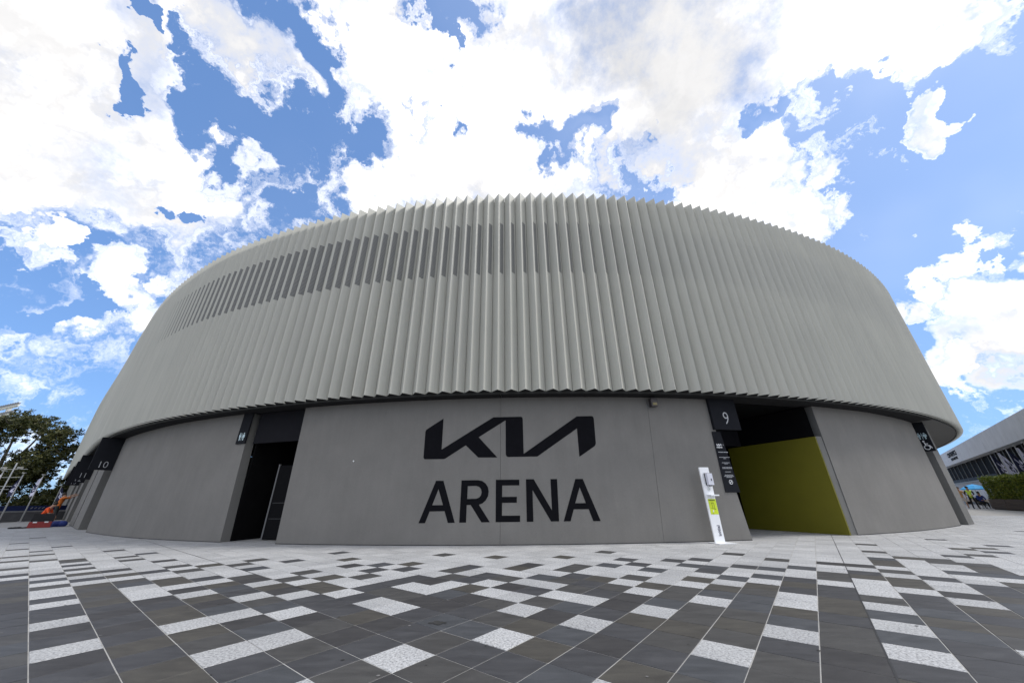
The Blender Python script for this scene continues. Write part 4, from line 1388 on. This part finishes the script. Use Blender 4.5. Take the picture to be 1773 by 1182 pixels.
# worker reaching up at the wall
reach = dict(shl=(-.17, .04, 1.46), ell=(-.18, .30, 1.50), wrl=(-.16, .50, 1.62), hal=(-.15, .55, 1.66), shr=(.17, .04, 1.46), elr=(.20, .28, 1.52), wrr=(.16, .50, 1.66), har=(.15, .56, 1.70),
             chest=(0, .03, 1.33), neck=(0, .05, 1.51), anl=(-.15, -.12, .09), tol=(-.15, .02, .045), knl=(-.12, -.02, .50), anr=(.10, .10, .09), tor=(.10, .24, .045), knr=(.10, .10, .50))
wp = wall_at(-33.4, -0.75)
person((wp[0], wp[1], 0), R(-62), reach, dict(top=M_ORANGE2, bottom=M_SHORTS, shin=M_SKIN), 'worker in orange shirt and dark shorts reaching up beside the wall', 'workers on the left', size=1.04)

# guard in a hi-vis vest
guard = dict(ell=(-.27, -.02, 1.17), wrl=(-.10, .16, 1.10), hal=(-.04, .18, 1.08), elr=(.27, -.02, 1.17), wrr=(.12, .17, 1.06), har=(.06, .19, 1.04),
             anl=(-.16, 0, .09), tol=(-.18, .13, .045), knl=(-.14, .02, .5), anr=(.15, .0, .09), tor=(.17, .13, .045), knr=(.13, .02, .5))
person((39.2, 32.75, 0), R(150), guard, dict(top=M_HIVIS, bottom=M_BLACKCL, arm=M_BLACKCL, long=True), 'guard in a yellow hi-vis vest and black trousers standing on the plaza', None, hat=M_BLACKCL)
# steward sitting under the parasol
sit = dict(pelvis=(0, 0, .52), waist=(0, .02, .66), chest=(0, .02, .90), neck=(0, .04, 1.08), head0=(0, .07, 1.18), head1=(0, .08, 1.28), nose=(0, .175, 1.20),
           shl=(-.18, .02, 1.02), ell=(-.24, .10, .76), wrl=(-.12, .30, .68), hal=(-.08, .34, .67), shr=(.18, .02, 1.02), elr=(.24, .10, .76), wrr=(.12, .30, .68), har=(.08, .34, .67),
           hpl=(-.10, .05, .50), knl=(-.12, .46, .50), anl=(-.12, .44, .09), tol=(-.12, .58, .045), hpr=(.10, .05, .50), knr=(.12, .46, .50), anr=(.12, .44, .09), tor=(.12, .58, .045))
person((41.6, 34.1, 0), R(150), sit, dict(top=M_BLUECL, bottom=M_BLACKCL, long=True), 'person in blue sitting under the blue parasol beside the planter', None)
# passer-by half hidden behind the pier
person((40.6, 34.6, 0), R(120), dict(), dict(top=M_TAN, bottom=mat('pale_skirt', (0.6, 0.55, 0.5), rough=0.8, var=0.1), shin=M_SKIN), 'passer-by in tan half hidden behind the concrete pier', None)

# ------------------------------------------------------------------ workers' things
tb = root('toolbox', (-26.15, 21.45, 0), 'open red and black toolbox on the paving at the left', 'toolbox')
tf = Matrix.Translation((-26.15, 21.45, 0)) @ Matrix.Rotation(R(47), 4, 'Z')
M_RED = mat('red_enamel', (0.26, 0.012, 0.01), rough=0.4, var=0.1, scale=8.0)
mb = MB(); mb.box((-0.40, -0.18, 0.01), (0.40, 0.18, 0.30), 0, tf); mb.box((-0.37, -0.15, 0.24), (0.37, 0.15, 0.305), 1, tf); part('tray', mb, [M_RED, M_DARKPL], tb)
mb = MB(); mb.box((-0.40, 0.17, 0.30), (0.40, 0.21, 0.74), 0, tf @ Matrix.Translation((0, 0.02, 0)) @ Matrix.Rotation(R(-12), 4, 'X')); part('lid', mb, M_BLACKCL, tb)
for x in (-0.2, 0.2):
    mb = MB(); mb.box((x - 0.07, -0.20, 0.25), (x + 0.07, -0.178, 0.31), 0, tf); part('latch', mb, M_STAND, tb)
bag = MB()
for k, (dx, dy, r) in enumerate(((0, 0, .26), (.25, .05, .22), (-.22, .03, .20), (.1, .1, .24))):
    bag.ball((-26.25 + dx, 22.35 + dy, 0.13), (r, r * 0.8, 0.17), 12, 8)
single('cloth_bag', bag, mat('blue_canvas', (0.012, 0.03, 0.17), rough=0.8, var=0.2, scale=8.0), 'slumped blue canvas bag beside the red toolbox', 'bag', base=(-26.25, 22.35, 0), smooth=True)
rag = MB()
for k in range(7):
    rag.ball((-26.75 + k * 0.09, 20.75 + 0.09 * k, 0.03), (0.15, 0.10, random.uniform(0.03, 0.06)), 10, 6)
single('dust_sheet', rag, M_BLACKCL, 'crumpled black sheet lying in front of the toolbox', 'sheet', base=(-26.5, 21.0, 0), smooth=True)

# ------------------------------------------------------------------ flags
M_FLAGW = mat('flag_white', (0.70, 0.70, 0.84), rough=0.8, var=0.05, scale=4.0)
M_FLAGN = mat('flag_navy', (0.018, 0.022, 0.062), rough=0.8, var=0.1, scale=4.0)


def flag(loc, top, drop, wid, white, label, group, ang, seed):
    r = root('flag_pole', loc, label, 'flag', group)
    x, y, _ = loc
    mb = MB(); mb.tube([(x, y, 0), (x, y, top)], [0.045, 0.03], 10); part('pole', mb, M_POLE, r, True)
    mb = MB(); mb.tube([(x, y, top), (x, y, top + 0.05)], 0.11, 10); part('finial', mb, M_POLE, r)
    mb = MB(); mb.tube([(x, y, 0.0), (x, y, 0.05)], 0.14, 10); part('base', mb, M_POLE, r)
    dx, dy = math.cos(ang), math.sin(ang)
    rn = random.Random(seed)
    ph = rn.uniform(0, 6)
    nu, nv = 7, 14

    def pt(u, v, off=0.0):
        # hangs from the pole, drooping to a point
        w = wid * (0.28 + 0.72 * min(1, v * 1.5)) * u
        z = top - 0.12 - v * drop - u * u * drop * 0.16
        wv = 0.10 * math.sin(u * 7 + v * 3 + ph) * u + off
        return (x + dx * (0.04 + w) - dy * wv, y + dy * (0.04 + w) + dx * wv, z)
    for side in (0,):
        mb = MB()
        vs = [pt(u / (nu - 1), v / (nv - 1)) for v in range(nv) for u in range(nu)]
        vs += [pt(u / (nu - 1), v / (nv - 1), 0.008) for v in range(nv) for u in range(nu)]
        nn = nu * nv
        fs = [(v * nu + u, v * nu + u + 1, (v + 1) * nu + u + 1, (v + 1) * nu + u) for v in range(nv - 1) for u in range(nu - 1)]
        fs += [tuple(nn + i for i in f[::-1]) for f in fs]
        mb.add(vs, fs)
        cl = part('cloth', mb, M_FLAGW if white else M_FLAGN, r, True)
    # printed marks: two angular strokes and a ring, on both faces
    mb = MB()
    for off in (-0.006, 0.014):
        for (u0, v0, u1, v1, w) in ((.25, .34, .55, .50, .12), (.55, .50, .85, .34, .12), (.38, .46, .72, .46, .07), (.30, .62, .55, .58, .10), (.55, .58, .80, .66, .10), (.80, .66, .55, .78, .10), (.55, .78, .30, .70, .10), (.30, .70, .30, .62, .10)):
            a, b = Vector((u0, v0)), Vector((u1, v1))
            d = (b - a); n_ = Vector((-d.y, d.x)).normalized() * w * 0.5
            k = 3
            for q in range(k):
                p0, p1 = a + d * q / k, a + d * (q + 1) / k
                mb.add([pt(*(p0 + n_), off), pt(*(p1 + n_), off), pt(*(p1 - n_), off), pt(*(p0 - n_), off)], [(0, 1, 2, 3)])
    part('emblem', mb, M_FLAGN if white else M_FLAGW, cl)
    return r


GL = 'flags along the left wall'
flag((-36.96, 29.0, 0), 3.28, 1.35, 0.55, True, 'white flag drooping on a pole left of the crouching worker', GL, R(160), 1)
flag((-35.93, 27.0, 0), 3.27, 1.35, 0.55, False, 'navy flag on the pole next to the gantry at the left', GL, R(160), 2)
flag((-34.74, 25.0, 0), 3.27, 1.45, 0.60, True, 'white flag cut by the left edge of the picture', GL, R(160), 3)
flag((-54.0, 44.6, 0), 3.2, 1.5, 0.75, False, 'far navy flag just below the tip of the cladding', GL, R(0), 4)
GR = 'flags behind the planter'
for k, (x, y, z, wh, lab) in enumerate(((50.98, 39.0, 5.06, False, 'leftmost navy flag behind the hedge'), (48.57, 36.5, 5.03, True, 'white flag between two navy flags behind the hedge, second from the left'),
                                        (46.21, 34.0, 4.99, False, 'second navy flag behind the hedge, between two white ones'), (44.43, 32.0, 4.99, True, 'white flag near the right edge behind the hedge'),
                                        (42.85, 30.2, 5.05, False, 'navy flag cut by the right edge of the picture'))):
    flag((x, y, 0), z, 2.2, 0.75, wh, lab, GR, R(-40), 10 + k)

# ------------------------------------------------------------------ building at the right
hall = root('hall_building', (58, 46, 0), 'low grey hall with a deep roof fascia and dark glazing at the right', 'building')
F0, FD = Vector((70.9, 60.0)), Vector((-0.679, -0.734))
FN = Vector((FD.y, -FD.x))            # faces the plaza
if FN.dot(-F0) < 0:
    FN = -FN
M_FASCIA = concrete_mat('fascia_panel', (0.58, 0.59, 0.60))
M_GLASS = mat('dark_glass', (0.006, 0.006, 0.007), rough=0.7, spec=0.02)
M_MULL = mat('mullion_grey', (0.16, 0.16, 0.155), rough=0.5, var=0.08)


def fbox(mb, t0, t1, z0, z1, o0, o1, mi=0):
    """box along the facade; o = distance in front of the facade"""
    p = [F0 + FD * t + FN * o for t, o in ((t0, o0), (t1, o0), (t1, o1), (t0, o1))]
    vs = [(q.x, q.y, z) for z in (z0, z1) for q in p]
    mb.add(vs, [(3, 2, 1, 0), (4, 5, 6, 7), (0, 1, 5, 4), (1, 2, 6, 5), (2, 3, 7, 6), (3, 0, 4, 7)], mi)
    return mb


part('lower_wall', fbox(MB(), -6, 58, 0, 2.68, -0.4, 0), concrete_mat('hall_wall', (0.36, 0.36, 0.365)), hall)
for k in range(9):
    part('fascia_panel', fbox(MB(), -6 + k * 7.1, -6 + (k + 1) * 7.1 - 0.04, 5.25, 7.05, -0.3, 0.5), M_FASCIA, hall)
part('fascia_lining', fbox(MB(), -6, 58, 5.3, 7.0, -1.0, -0.3), M_SOFFIT, hall)
part('roof', fbox(MB(), -6, 58, 7.05, 7.14, -30, 0.45), M_FASCIA, hall)
part('glass_sill', fbox(MB(), -6, 58, 2.68, 2.85, -0.4, 0.06), M_MULL, hall)
part('side_wall', fbox(MB(), -6.4, -6, 0, 7.0, -30, -0.5), M_FASCIA, hall)
tm = np.arange(-5.5, 58, 3.3)
for a, b in zip(tm[:-1], tm[1:]):
    part('pane', fbox(MB(), a + 0.05, b - 0.05, 2.85, 5.28, -0.30, -0.27), M_GLASS, hall)
for k, a in enumerate(tm):
    part('mullion', fbox(MB(), a - 0.05, a + 0.05, 2.85, 5.28, -0.268, -0.20), M_MULL, hall)
part('spandrel', fbox(MB(), -6, 24, 2.86, 3.3, -0.26, -0.2), mat('spandrel_glass', (0.03, 0.035, 0.045), rough=0.6, spec=0.05), hall)
hfr2 = frame3((*(F0 + FD * 10.4 + FN * 0.505), 0), (FD.x, FD.y, 0), (FN.x, FN.y, 0), (0, 0, 1))
mb = MB()
text_on(mb, 'CENTREPIECE', 0.78, hfr2, 0.0, 6.22, lift=0.02, bold=0.035, sx=1.5)
text_on(mb, 'MELBOURNE PARK', 0.42, hfr2, 0.4, 5.72, lift=0.02, bold=0.025, sx=1.5)
part('lettering', mb, M_LETTER, hall)

# painted hoarding at its foot
hoard = root('mural_hoarding', tuple((F0 + FD * 12 + FN * 0.6).to_3d()), 'low hoarding painted with pale pastel blotches behind the guard', 'hoarding')
mm = bpy.data.materials.new('mural_paint'); mm.use_nodes = True
nt = mm.node_tree
geo = nt.nodes.new('ShaderNodeNewGeometry')
vor = nt.nodes.new('ShaderNodeTexVoronoi'); vor.inputs['Scale'].default_value = 2.2
nt.links.new(geo.outputs['Position'], vor.inputs['Vector'])
hs = nt.nodes.new('ShaderNodeHueSaturation'); hs.inputs['Saturation'].default_value = 0.35; hs.inputs['Value'].default_value = 0.75
nt.links.new(vor.outputs['Color'], hs.inputs['Color'])
mxn = nt.nodes.new('ShaderNodeMix'); mxn.data_type = 'RGBA'; mxn.inputs['Factor'].default_value = 0.62
nt.links.new(hs.outputs[0], mxn.inputs['A']); mxn.inputs['B'].default_value = (0.50, 0.49, 0.51, 1)
nt.links.new(mxn.outputs['Result'], nt.nodes['Principled BSDF'].inputs['Base Color'])
for a in range(2, 30, 4):
    part('board', fbox(MB(), a, a + 3.97, 0.3, 1.9, 0.45, 0.55), mm, hoard)
part('skirting', fbox(MB(), 2, 30, 0, 0.3, 0.42, 0.60), M_MULL, hoard)
bn = root('long_bench', tuple((F0 + FD * 14 + FN * 1.6).to_3d()), 'long low beige bench in front of the painted hoarding', 'bench')
part('seat', fbox(MB(), 4, 29, 0.34, 0.62, 1.2, 1.8), mat('beige_timber', (0.42, 0.33, 0.24), rough=0.7, var=0.12, scale=2.0), bn)
for a in (4.3, 12.5, 20.5, 28.4):
    part('leg', fbox(MB(), a, a + 0.3, 0, 0.34, 1.25, 1.75), M_DARKPL, bn)

# parasol
ps = root('parasol', (41.75, 34.3, 0), 'sky blue parasol over the seated person', 'parasol')
mb = MB(); mb.tube([(41.75, 34.3, 0), (41.75, 34.3, 1.95)], 0.02, 8); part('pole', mb, M_POLE, ps)
mb = MB()
nseg = 8
vs = [(41.75, 34.3, 2.0)]
for rr, zz in ((0.45, 1.86), (0.85, 1.60), (0.86, 1.54)):
    vs += [(41.75 + rr * math.cos(2 * math.pi * k / nseg), 34.3 + rr * math.sin(2 * math.pi * k / nseg), zz) for k in range(nseg)]
fs = [(0, 1 + k, 1 + (k + 1) % nseg) for k in range(nseg)]
for q in range(2):
    fs += [(1 + q * nseg + k, 1 + (q + 1) * nseg + k, 1 + (q + 1) * nseg + (k + 1) % nseg, 1 + q * nseg + (k + 1) % nseg) for k in range(nseg)]
mb.add(vs, fs)
part('canopy', mb, mat('sky_blue_cloth', (0.06, 0.42, 0.85), rough=0.7, var=0.05), ps)
ch = root('folding_chair', (41.6, 34.1, 0), 'dark folding chair under the seated person in blue', 'chair')
cf = Matrix.Translation((41.6, 34.1, 0)) @ Matrix.Rotation(R(150), 4, 'Z')
mb = MB(); mb.box((-.24, -.2, .38), (.24, .26, .42), 0, cf); part('seat', mb, M_BLACKCL, ch)
mb = MB(); mb.box((-.24, -.24, .55), (.24, -.2, .9), 0, cf); part('backrest', mb, M_BLACKCL, ch)
for a, b in ((-.22, -.2), (.22, -.2), (-.22, .24), (.22, .24)):
    mb = MB(); mb.tube([cf @ Vector((a, b, 0)), cf @ Vector((a, b, .9 if b < 0 else .4))], 0.014, 6); part('leg', mb, M_DARKPL, ch)


# ------------------------------------------------------------------ foliage helpers
def leaf(mb, p, size, rn, elong=2.0):
    a = Vector((rn.gauss(0, 1), rn.gauss(0, 1), rn.gauss(0, 0.7))).normalized()
    b = a.cross(Vector((rn.gauss(0, 1), rn.gauss(0, 1), rn.gauss(0, 1))))
    if b.length < 1e-3:
        b = Vector((1, 0, 0))
    b.normalize()
    l, w = size * elong * 0.5, size * 0.5
    mb.add([p - a * l, p + b * w * 0.8 - a * l * 0.1, p + a * l, p - b * w * 0.8 - a * l * 0.1], [(0, 1, 2, 3)])


# planter with a clipped hedge
PA, PB = Vector((40.35, 32.6)), Vector((32.6, 22.35))
PDv = (PB - PA).normalized(); PNv = Vector((-PDv.y, PDv.x))
if PNv.dot(PA) < 0:
    PNv = -PNv                          # away from the camera
plr = root('planter', (PA.x, PA.y, 0), 'long brown timber planter box at the right edge', 'planter')
M_PLANK = mat('brown_plank', (0.085, 0.062, 0.050), rough=0.75, var=0.25, scale=1.2, stretch=(0.6, 0.6, 8))
L_ = (PB - PA).length
for k in range(4):
    a, b = k * L_ / 4 + 0.03, (k + 1) * L_ / 4 - 0.03
    for q in range(2):
        mb = MB()
        out = 0.03 * (1 - q)
        pl_ = [PA + PDv * a - PNv * out, PA + PDv * b - PNv * out, PA + PDv * b + PNv * 1.4, PA + PDv * a + PNv * 1.4]
        mb.prism([tuple(p) for p in pl_], 0.05 + q * 0.37, 0.05 + q * 0.37 + 0.355)
        part('plank', mb, M_PLANK, plr)
mb = MB()
pl_ = [PA + PDv * 0.08 + PNv * 0.08, PB - PDv * 0.08 + PNv * 0.08, PB - PDv * 0.08 + PNv * 1.3, PA + PDv * 0.08 + PNv * 1.3]
mb.prism([tuple(p) for p in pl_], 0.0, 0.76)
part('soil', mb, mat('soil', (0.03, 0.022, 0.016), rough=0.9, var=0.3, scale=8.0), plr)
M_HEDGE = leaf_mat('hedge_leaf', (0.05, 0.085, 0.008), (0.13, 0.18, 0.012), (0.27, 0.27, 0.03))
rn = random.Random(5)
mb = MB()
for _ in range(14000):
    t = rn.uniform(0.05, L_ - 0.05)
    if rn.random() < 0.62:
        d_ = abs(rn.gauss(0, 0.10)); zz = rn.uniform(0.74, 2.3)
    else:
        d_ = rn.uniform(0, 1.3); zz = 2.32 + rn.gauss(0, 0.07)
    bulge = 0.10 * math.sin(t * 2.1) + 0.07 * math.sin(t * 5.3 + zz * 3)
    top = 0.08 * math.sin(t * 1.7) + 0.05 * math.sin(t * 6.1)
    p = PA + PDv * t + PNv * (d_ + 0.08 - bulge * 0.6)
    leaf(mb, Vector((p.x, p.y, zz + (top if zz > 2.0 else 0))), rn.uniform(0.045, 0.10), rn, 1.8)
for _ in range(700):
    d_, zz = rn.uniform(0, 1.3), rn.uniform(0.75, 2.3)
    p = PA + PDv * (0.05 + abs(rn.gauss(0, .08))) + PNv * (d_ + 0.08)
    leaf(mb, Vector((p.x, p.y, zz)), rn.uniform(0.045, 0.10), rn, 1.8)
hedge = root('hedge', (PA.x, PA.y, 0.7), 'clipped green hedge growing in the brown planter', 'hedge')
part('leaves', mb, M_HEDGE, hedge)
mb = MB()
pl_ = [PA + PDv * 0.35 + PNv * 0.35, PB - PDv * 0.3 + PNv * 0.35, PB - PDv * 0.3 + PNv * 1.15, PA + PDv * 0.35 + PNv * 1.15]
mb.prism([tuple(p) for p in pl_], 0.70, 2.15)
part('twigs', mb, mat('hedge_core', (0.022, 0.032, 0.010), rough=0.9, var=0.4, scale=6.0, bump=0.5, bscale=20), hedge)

# ------------------------------------------------------------------ left background
M_STONEWALL = mat('retaining_stone', (0.15, 0.15, 0.16), rough=0.85, var=0.2, scale=1.5, bump=0.2, bscale=25)
rw = root('retaining_wall', (-37.6, 28.0, 0), 'low grey retaining wall behind the flags at the left', 'wall')
wa, wb = Vector((-36.6, 16.0)), Vector((-39.6, 47.0))
wd_ = (wb - wa).normalized(); wn_ = Vector((-wd_.y, wd_.x))
if wn_.x > 0:
    wn_ = -wn_
nblk = 10
Lw = (wb - wa).length / nblk
for k in range(nblk):
    p, q = wa + wd_ * (Lw * k + 0.012), wa + wd_ * (Lw * (k + 1) - 0.012)
    mb = MB(); mb.prism([tuple(p), tuple(q), tuple(q + wn_ * 0.4), tuple(p + wn_ * 0.4)], 0, 0.64); part('wall_block', mb, M_STONEWALL, rw)
mb = MB(); mb.prism([tuple(wa - wn_ * 0.04), tuple(wb - wn_ * 0.04), tuple(wb + wn_ * 0.44), tuple(wa + wn_ * 0.44)], 0.645, 0.74)
part('coping', mb, mat('coping_stone', (0.30, 0.30, 0.31), rough=0.8, var=0.1), rw)
bnr = root('banner', (-39.0, 28.5, 0.74), 'long navy fence banner with white logo above the retaining wall', 'banner')
ba, bb = wa + wn_ * 1.6, wb + wn_ * 1.6
mb = MB(); mb.prism([tuple(ba), tuple(bb), tuple(bb + wn_ * 0.05), tuple(ba + wn_ * 0.05)], 0.2, 1.10)
part('cloth', mb, mat('banner_navy', (0.014, 0.028, 0.115), rough=0.7, var=0.1), bnr)
bfr = frame3((*(ba + wd_ * 11.6 - wn_ * 0.01), 0), (wd_.x, wd_.y, 0), (-wn_.x, -wn_.y, 0), (0, 0, 1))
mb = MB()
strokes(mb, bfr, [((-0.9, 0.84), (-0.9, 1.0)), ((-0.9, 0.84), (-0.4, 1.0)), ((-0.62, 0.93), (-0.45, 0.84)), ((-0.3, 0.84), (-0.3, 1.0)), ((-0.3, 0.84), (0.2, 1.0)), ((0.2, 1.0), (0.2, 0.84))], 0.06)
part('logo', mb, M_WHITE, bnr)
mb = MB()
strokes(mb, bfr, [((4.0 + 0.28 * q, 0.88), (4.14 + 0.28 * q, 0.98)) for q in range(4)], 0.06)
part('print', mb, M_GREYPRINT, bnr)
gl = MB()
gl.add([(-160, 5, 0.05), (-38.9, 5, 0.05), (-42.2, 60, 0.05), (-60, 120, 0.3), (-160, 120, 0.3)], [(0, 1, 2, 3, 4)])
single('lawn', gl, mat('lawn_green', (0.04, 0.06, 0.018), rough=0.9, var=0.3, scale=0.7), kind='structure')

M_LEAF = leaf_mat('gum_leaf', (0.024, 0.034, 0.010), (0.058, 0.068, 0.018), (0.125, 0.115, 0.034))
M_BARK = mat('gum_bark', (0.10, 0.085, 0.075), rough=0.85, var=0.3, scale=3.0)


def tree(base, limbs, clumps, leaves, label, seed, lsize=0.28, group='trees behind the left wall'):
    rn = random.Random(seed)
    t = root('gum_tree', base, label, 'tree', group)
    bx, by = base[0], base[1]
    mb = MB()
    for pts, r0, r1 in limbs:
        n = len(pts)
        mb.tube([(bx + p[0], by + p[1], p[2]) for p in pts], [r0 + (r1 - r0) * k / (n - 1) for k in range(n)], 7)
    # twigs towards the clumps
    for (cx, cy, cz, rx, rz, w) in clumps:
        near = min((Vector(p) for pts, _, _ in limbs for p in pts), key=lambda p: (p - Vector((cx, cy, cz))).length)
        for _ in range(3):
            e = Vector((cx + rn.gauss(0, rx * .5), cy + rn.gauss(0, rx * .5), cz + rn.gauss(0, rz * .4)))
            mid = near.lerp(e, 0.5) + Vector((rn.gauss(0, .2), rn.gauss(0, .2), rn.gauss(0, .2)))
            mb.tube([(bx + p.x, by + p.y, p.z) for p in (near, mid, e)], [0.06, 0.04, 0.015], 5)
    part('trunk', mb, M_BARK, t, True)
    mb = MB()
    tot = sum(c[5] for c in clumps)
    for (cx, cy, cz, rx, rz, w) in clumps:
        n = int(leaves * w / tot)
        # leaves gather in small sprays
        sprays = [(rn.gauss(0, .48), rn.gauss(0, .48), rn.gauss(0, .48)) for _ in range(max(10, n // 30))]
        for _ in range(n):
            s = rn.choice(sprays)
            p = Vector((bx + cx + (s[0] + rn.gauss(0, .10)) * rx, by + cy + (s[1] + rn.gauss(0, .10)) * rx, cz + (s[2] + rn.gauss(0, .12)) * rz))
            leaf(mb, p, rn.uniform(0.6, 1.3) * lsize, rn, 2.3)
    part('crown', mb, M_LEAF, t)
    return t


# the big gum: domed crown, open in the middle so that limbs and sky show
cl = []
for a in range(0, 200, 14):
    th = R(a - 10)
    cl.append((6.2 * math.cos(th) * 0.97, random.uniform(-1.6, 1.6), 6.4 + 5.0 * math.sin(th), 1.55, 1.05, 1.0))
for a in range(10, 180, 22):
    th = R(a)
    cl.append((4.3 * math.cos(th), random.uniform(-2.5, 2.5), 6.6 + 3.5 * math.sin(th), 1.2, 0.8, 0.42))
cl += [(1.6, 0, 5.9, 1.5, 1.1, .9), (0.6, 1, 4.6, 2.0, 1.2, 1.1), (3.9, 0, 5.2, 1.7, 1.2, 1.0), (4.6, 0, 3.9, 1.5, 1.0, .9), (2.2, -1, 3.6, 2.0, 1.1, 1.2), (-4.6, 0, 5.2, 1.6, 1.1, .8), (-6.2, 0, 5.6, 1.4, 1.2, .8),
       (-1.4, 0.5, 5.4, 1.3, .9, .5), (3.0, 0, 7.0, 1.4, 1.0, .6), (-4.2, 0.4, 7.0, 1.3, .9, .5), (5.9, 0, 4.6, 1.2, 1.1, .8), (-6.8, 0, 4.2, 1.6, 1.2, .8), (-3.0, 1, 3.8, 2.0, 1.1, 1.0), (5.4, 0.5, 6.0, 1.2, 1.2, .8), (-0.5, 0.5, 3.0, 2.0, 1.0, 1.0)]
limbs = [([(0, 0, 0), (0.1, 0, 2.0), (0.0, 0, 3.8), (0.2, 0, 4.6)], .42, .30), ([(0.2, 0, 4.6), (0.9, .2, 6.2), (1.9, .3, 8.2), (2.8, .3, 10.2)], .22, .05),
         ([(0.1, 0, 4.4), (0.2, -.3, 6.6), (0.1, -.3, 8.6), (-0.3, -.4, 10.6)], .22, .05), ([(0, 0, 3.8), (-1.6, .2, 5.0), (-3.6, .3, 6.6), (-5.2, .3, 7.6)], .18, .04),
         ([(0.2, 0, 4.6), (2.0, -.3, 6.0), (3.8, -.3, 7.4), (5.0, -.3, 8.2)], .18, .04), ([(0, 0, 3.2), (-2.0, -.5, 4.6), (-3.2, -.6, 8.0), (-3.6, -.6, 9.4)], .15, .04),
         ([(0, 0, 3.4), (2.2, .4, 4.2), (4.4, .4, 4.8)], .16, .05)]
tree((-65.4, 46.5, 0.2), limbs, cl, 54000, 'tall domed gum tree with open branches behind the flags at the left', 21, 0.145)
cl2 = [(random.uniform(-3.5, 3.5), random.uniform(-2, 2), random.uniform(0.6, 3.1), 1.5, 1.0, 1.0) for _ in range(18)]
lb2 = [([(0, 0, 0), (0, 0, 1.0), (0.3, 0, 2.2)], .22, .08), ([(0, 0, 0.9), (1.4, 0, 1.9)], .1, .03), ([(0, 0, 0.9), (-1.4, 0, 1.9)], .1, .03)]
tree((-57.8, 47.5, 0.2), lb2, cl2, 22000, 'low dense dark tree close to the left end of the arena', 22, 0.16)
cl3 = [(random.uniform(-4, 4), random.uniform(-2, 2), random.uniform(0.8, 4.6), 1.7, 1.1, 1.0) for _ in range(16)]
tree((-64.5, 44.0, 0.2), lb2, cl3, 22000, 'bushy dark tree at the foot of the tall gum, left edge', 23, 0.16)

# floodlight tower
ft = root('floodlight_tower', (-88.6, 60.0, 0), 'white floodlight tower with two rows of lamps above the gum tree', 'light tower')
mb = MB(); mb.tube([(-88.6, 60, 0), (-88.6, 60, 8), (-88.6, 60, 17)], [0.45, 0.38, 0.28], 12); part('mast', mb, M_POLE, ft, True)
tx = Vector((0.93, -0.36, 0))
for zz, half in ((15.3, 4.2), (16.7, 4.6)):
    mb = MB()
    a, b = Vector((-88.6, 59.6, zz)) - tx * half, Vector((-88.6, 59.6, zz)) + tx * half
    mb.tube([a, b], 0.14, 8)
    mb.tube([a + Vector((0, 0, -.25)), b + Vector((0, 0, -.25))], 0.07, 6)
    part('crossarm', mb, mat('tower_cream', (0.72, 0.70, 0.62), rough=0.5, var=0.05), ft)
    nl = 10
    for q in range(nl):
        c = a.lerp(b, (q + .5) / nl) + Vector((0, 0, .38))
        mb = MB()
        mb.tube([c + Vector((0, 0.16, 0.05)), c + Vector((0, -0.12, -0.04))], [0.12, 0.24], 10)
        mb.tube([c + Vector((0, 0, -.38)), c], 0.03, 5)
        part('lamp', mb, mat('lamp_grey', (0.30, 0.30, 0.31), rough=0.35, var=0.05), ft)

# lamp mast with crossarms in front of the trees
M_MASTGREY = mat('mast_grey', (0.30, 0.30, 0.29), rough=0.5, var=0.08)
gm = root('lamp_mast', (-54.6, 40.0, 0), 'thin grey mast with crossarms behind the left flags', 'lamp mast')
mb = MB(); mb.tube([(-54.6, 40, 0), (-54.6, 40, 5.4)], 0.07, 8); part('mast', mb, M_STEEL, gm)
for zz, h0, h1 in ((4.72, -1.9, 1.5), (3.9, -0.8, 1.2), (3.0, -0.5, 0.9), (2.7, -1.2, 0.6)):
    mb = MB(); mb.tube([(-54.6 + h0, 40, zz), (-54.6 + h1, 40, zz)], 0.035, 6); part('crossarm', mb, M_MASTGREY, gm)
for h0 in (-1.2, 0.6):
    mb = MB(); mb.box((-54.6 + h0 - .15, 39.85, 4.75), (-54.6 + h0 + .15, 40.15, 4.98)); part('lamp', mb, M_MASTGREY, gm)
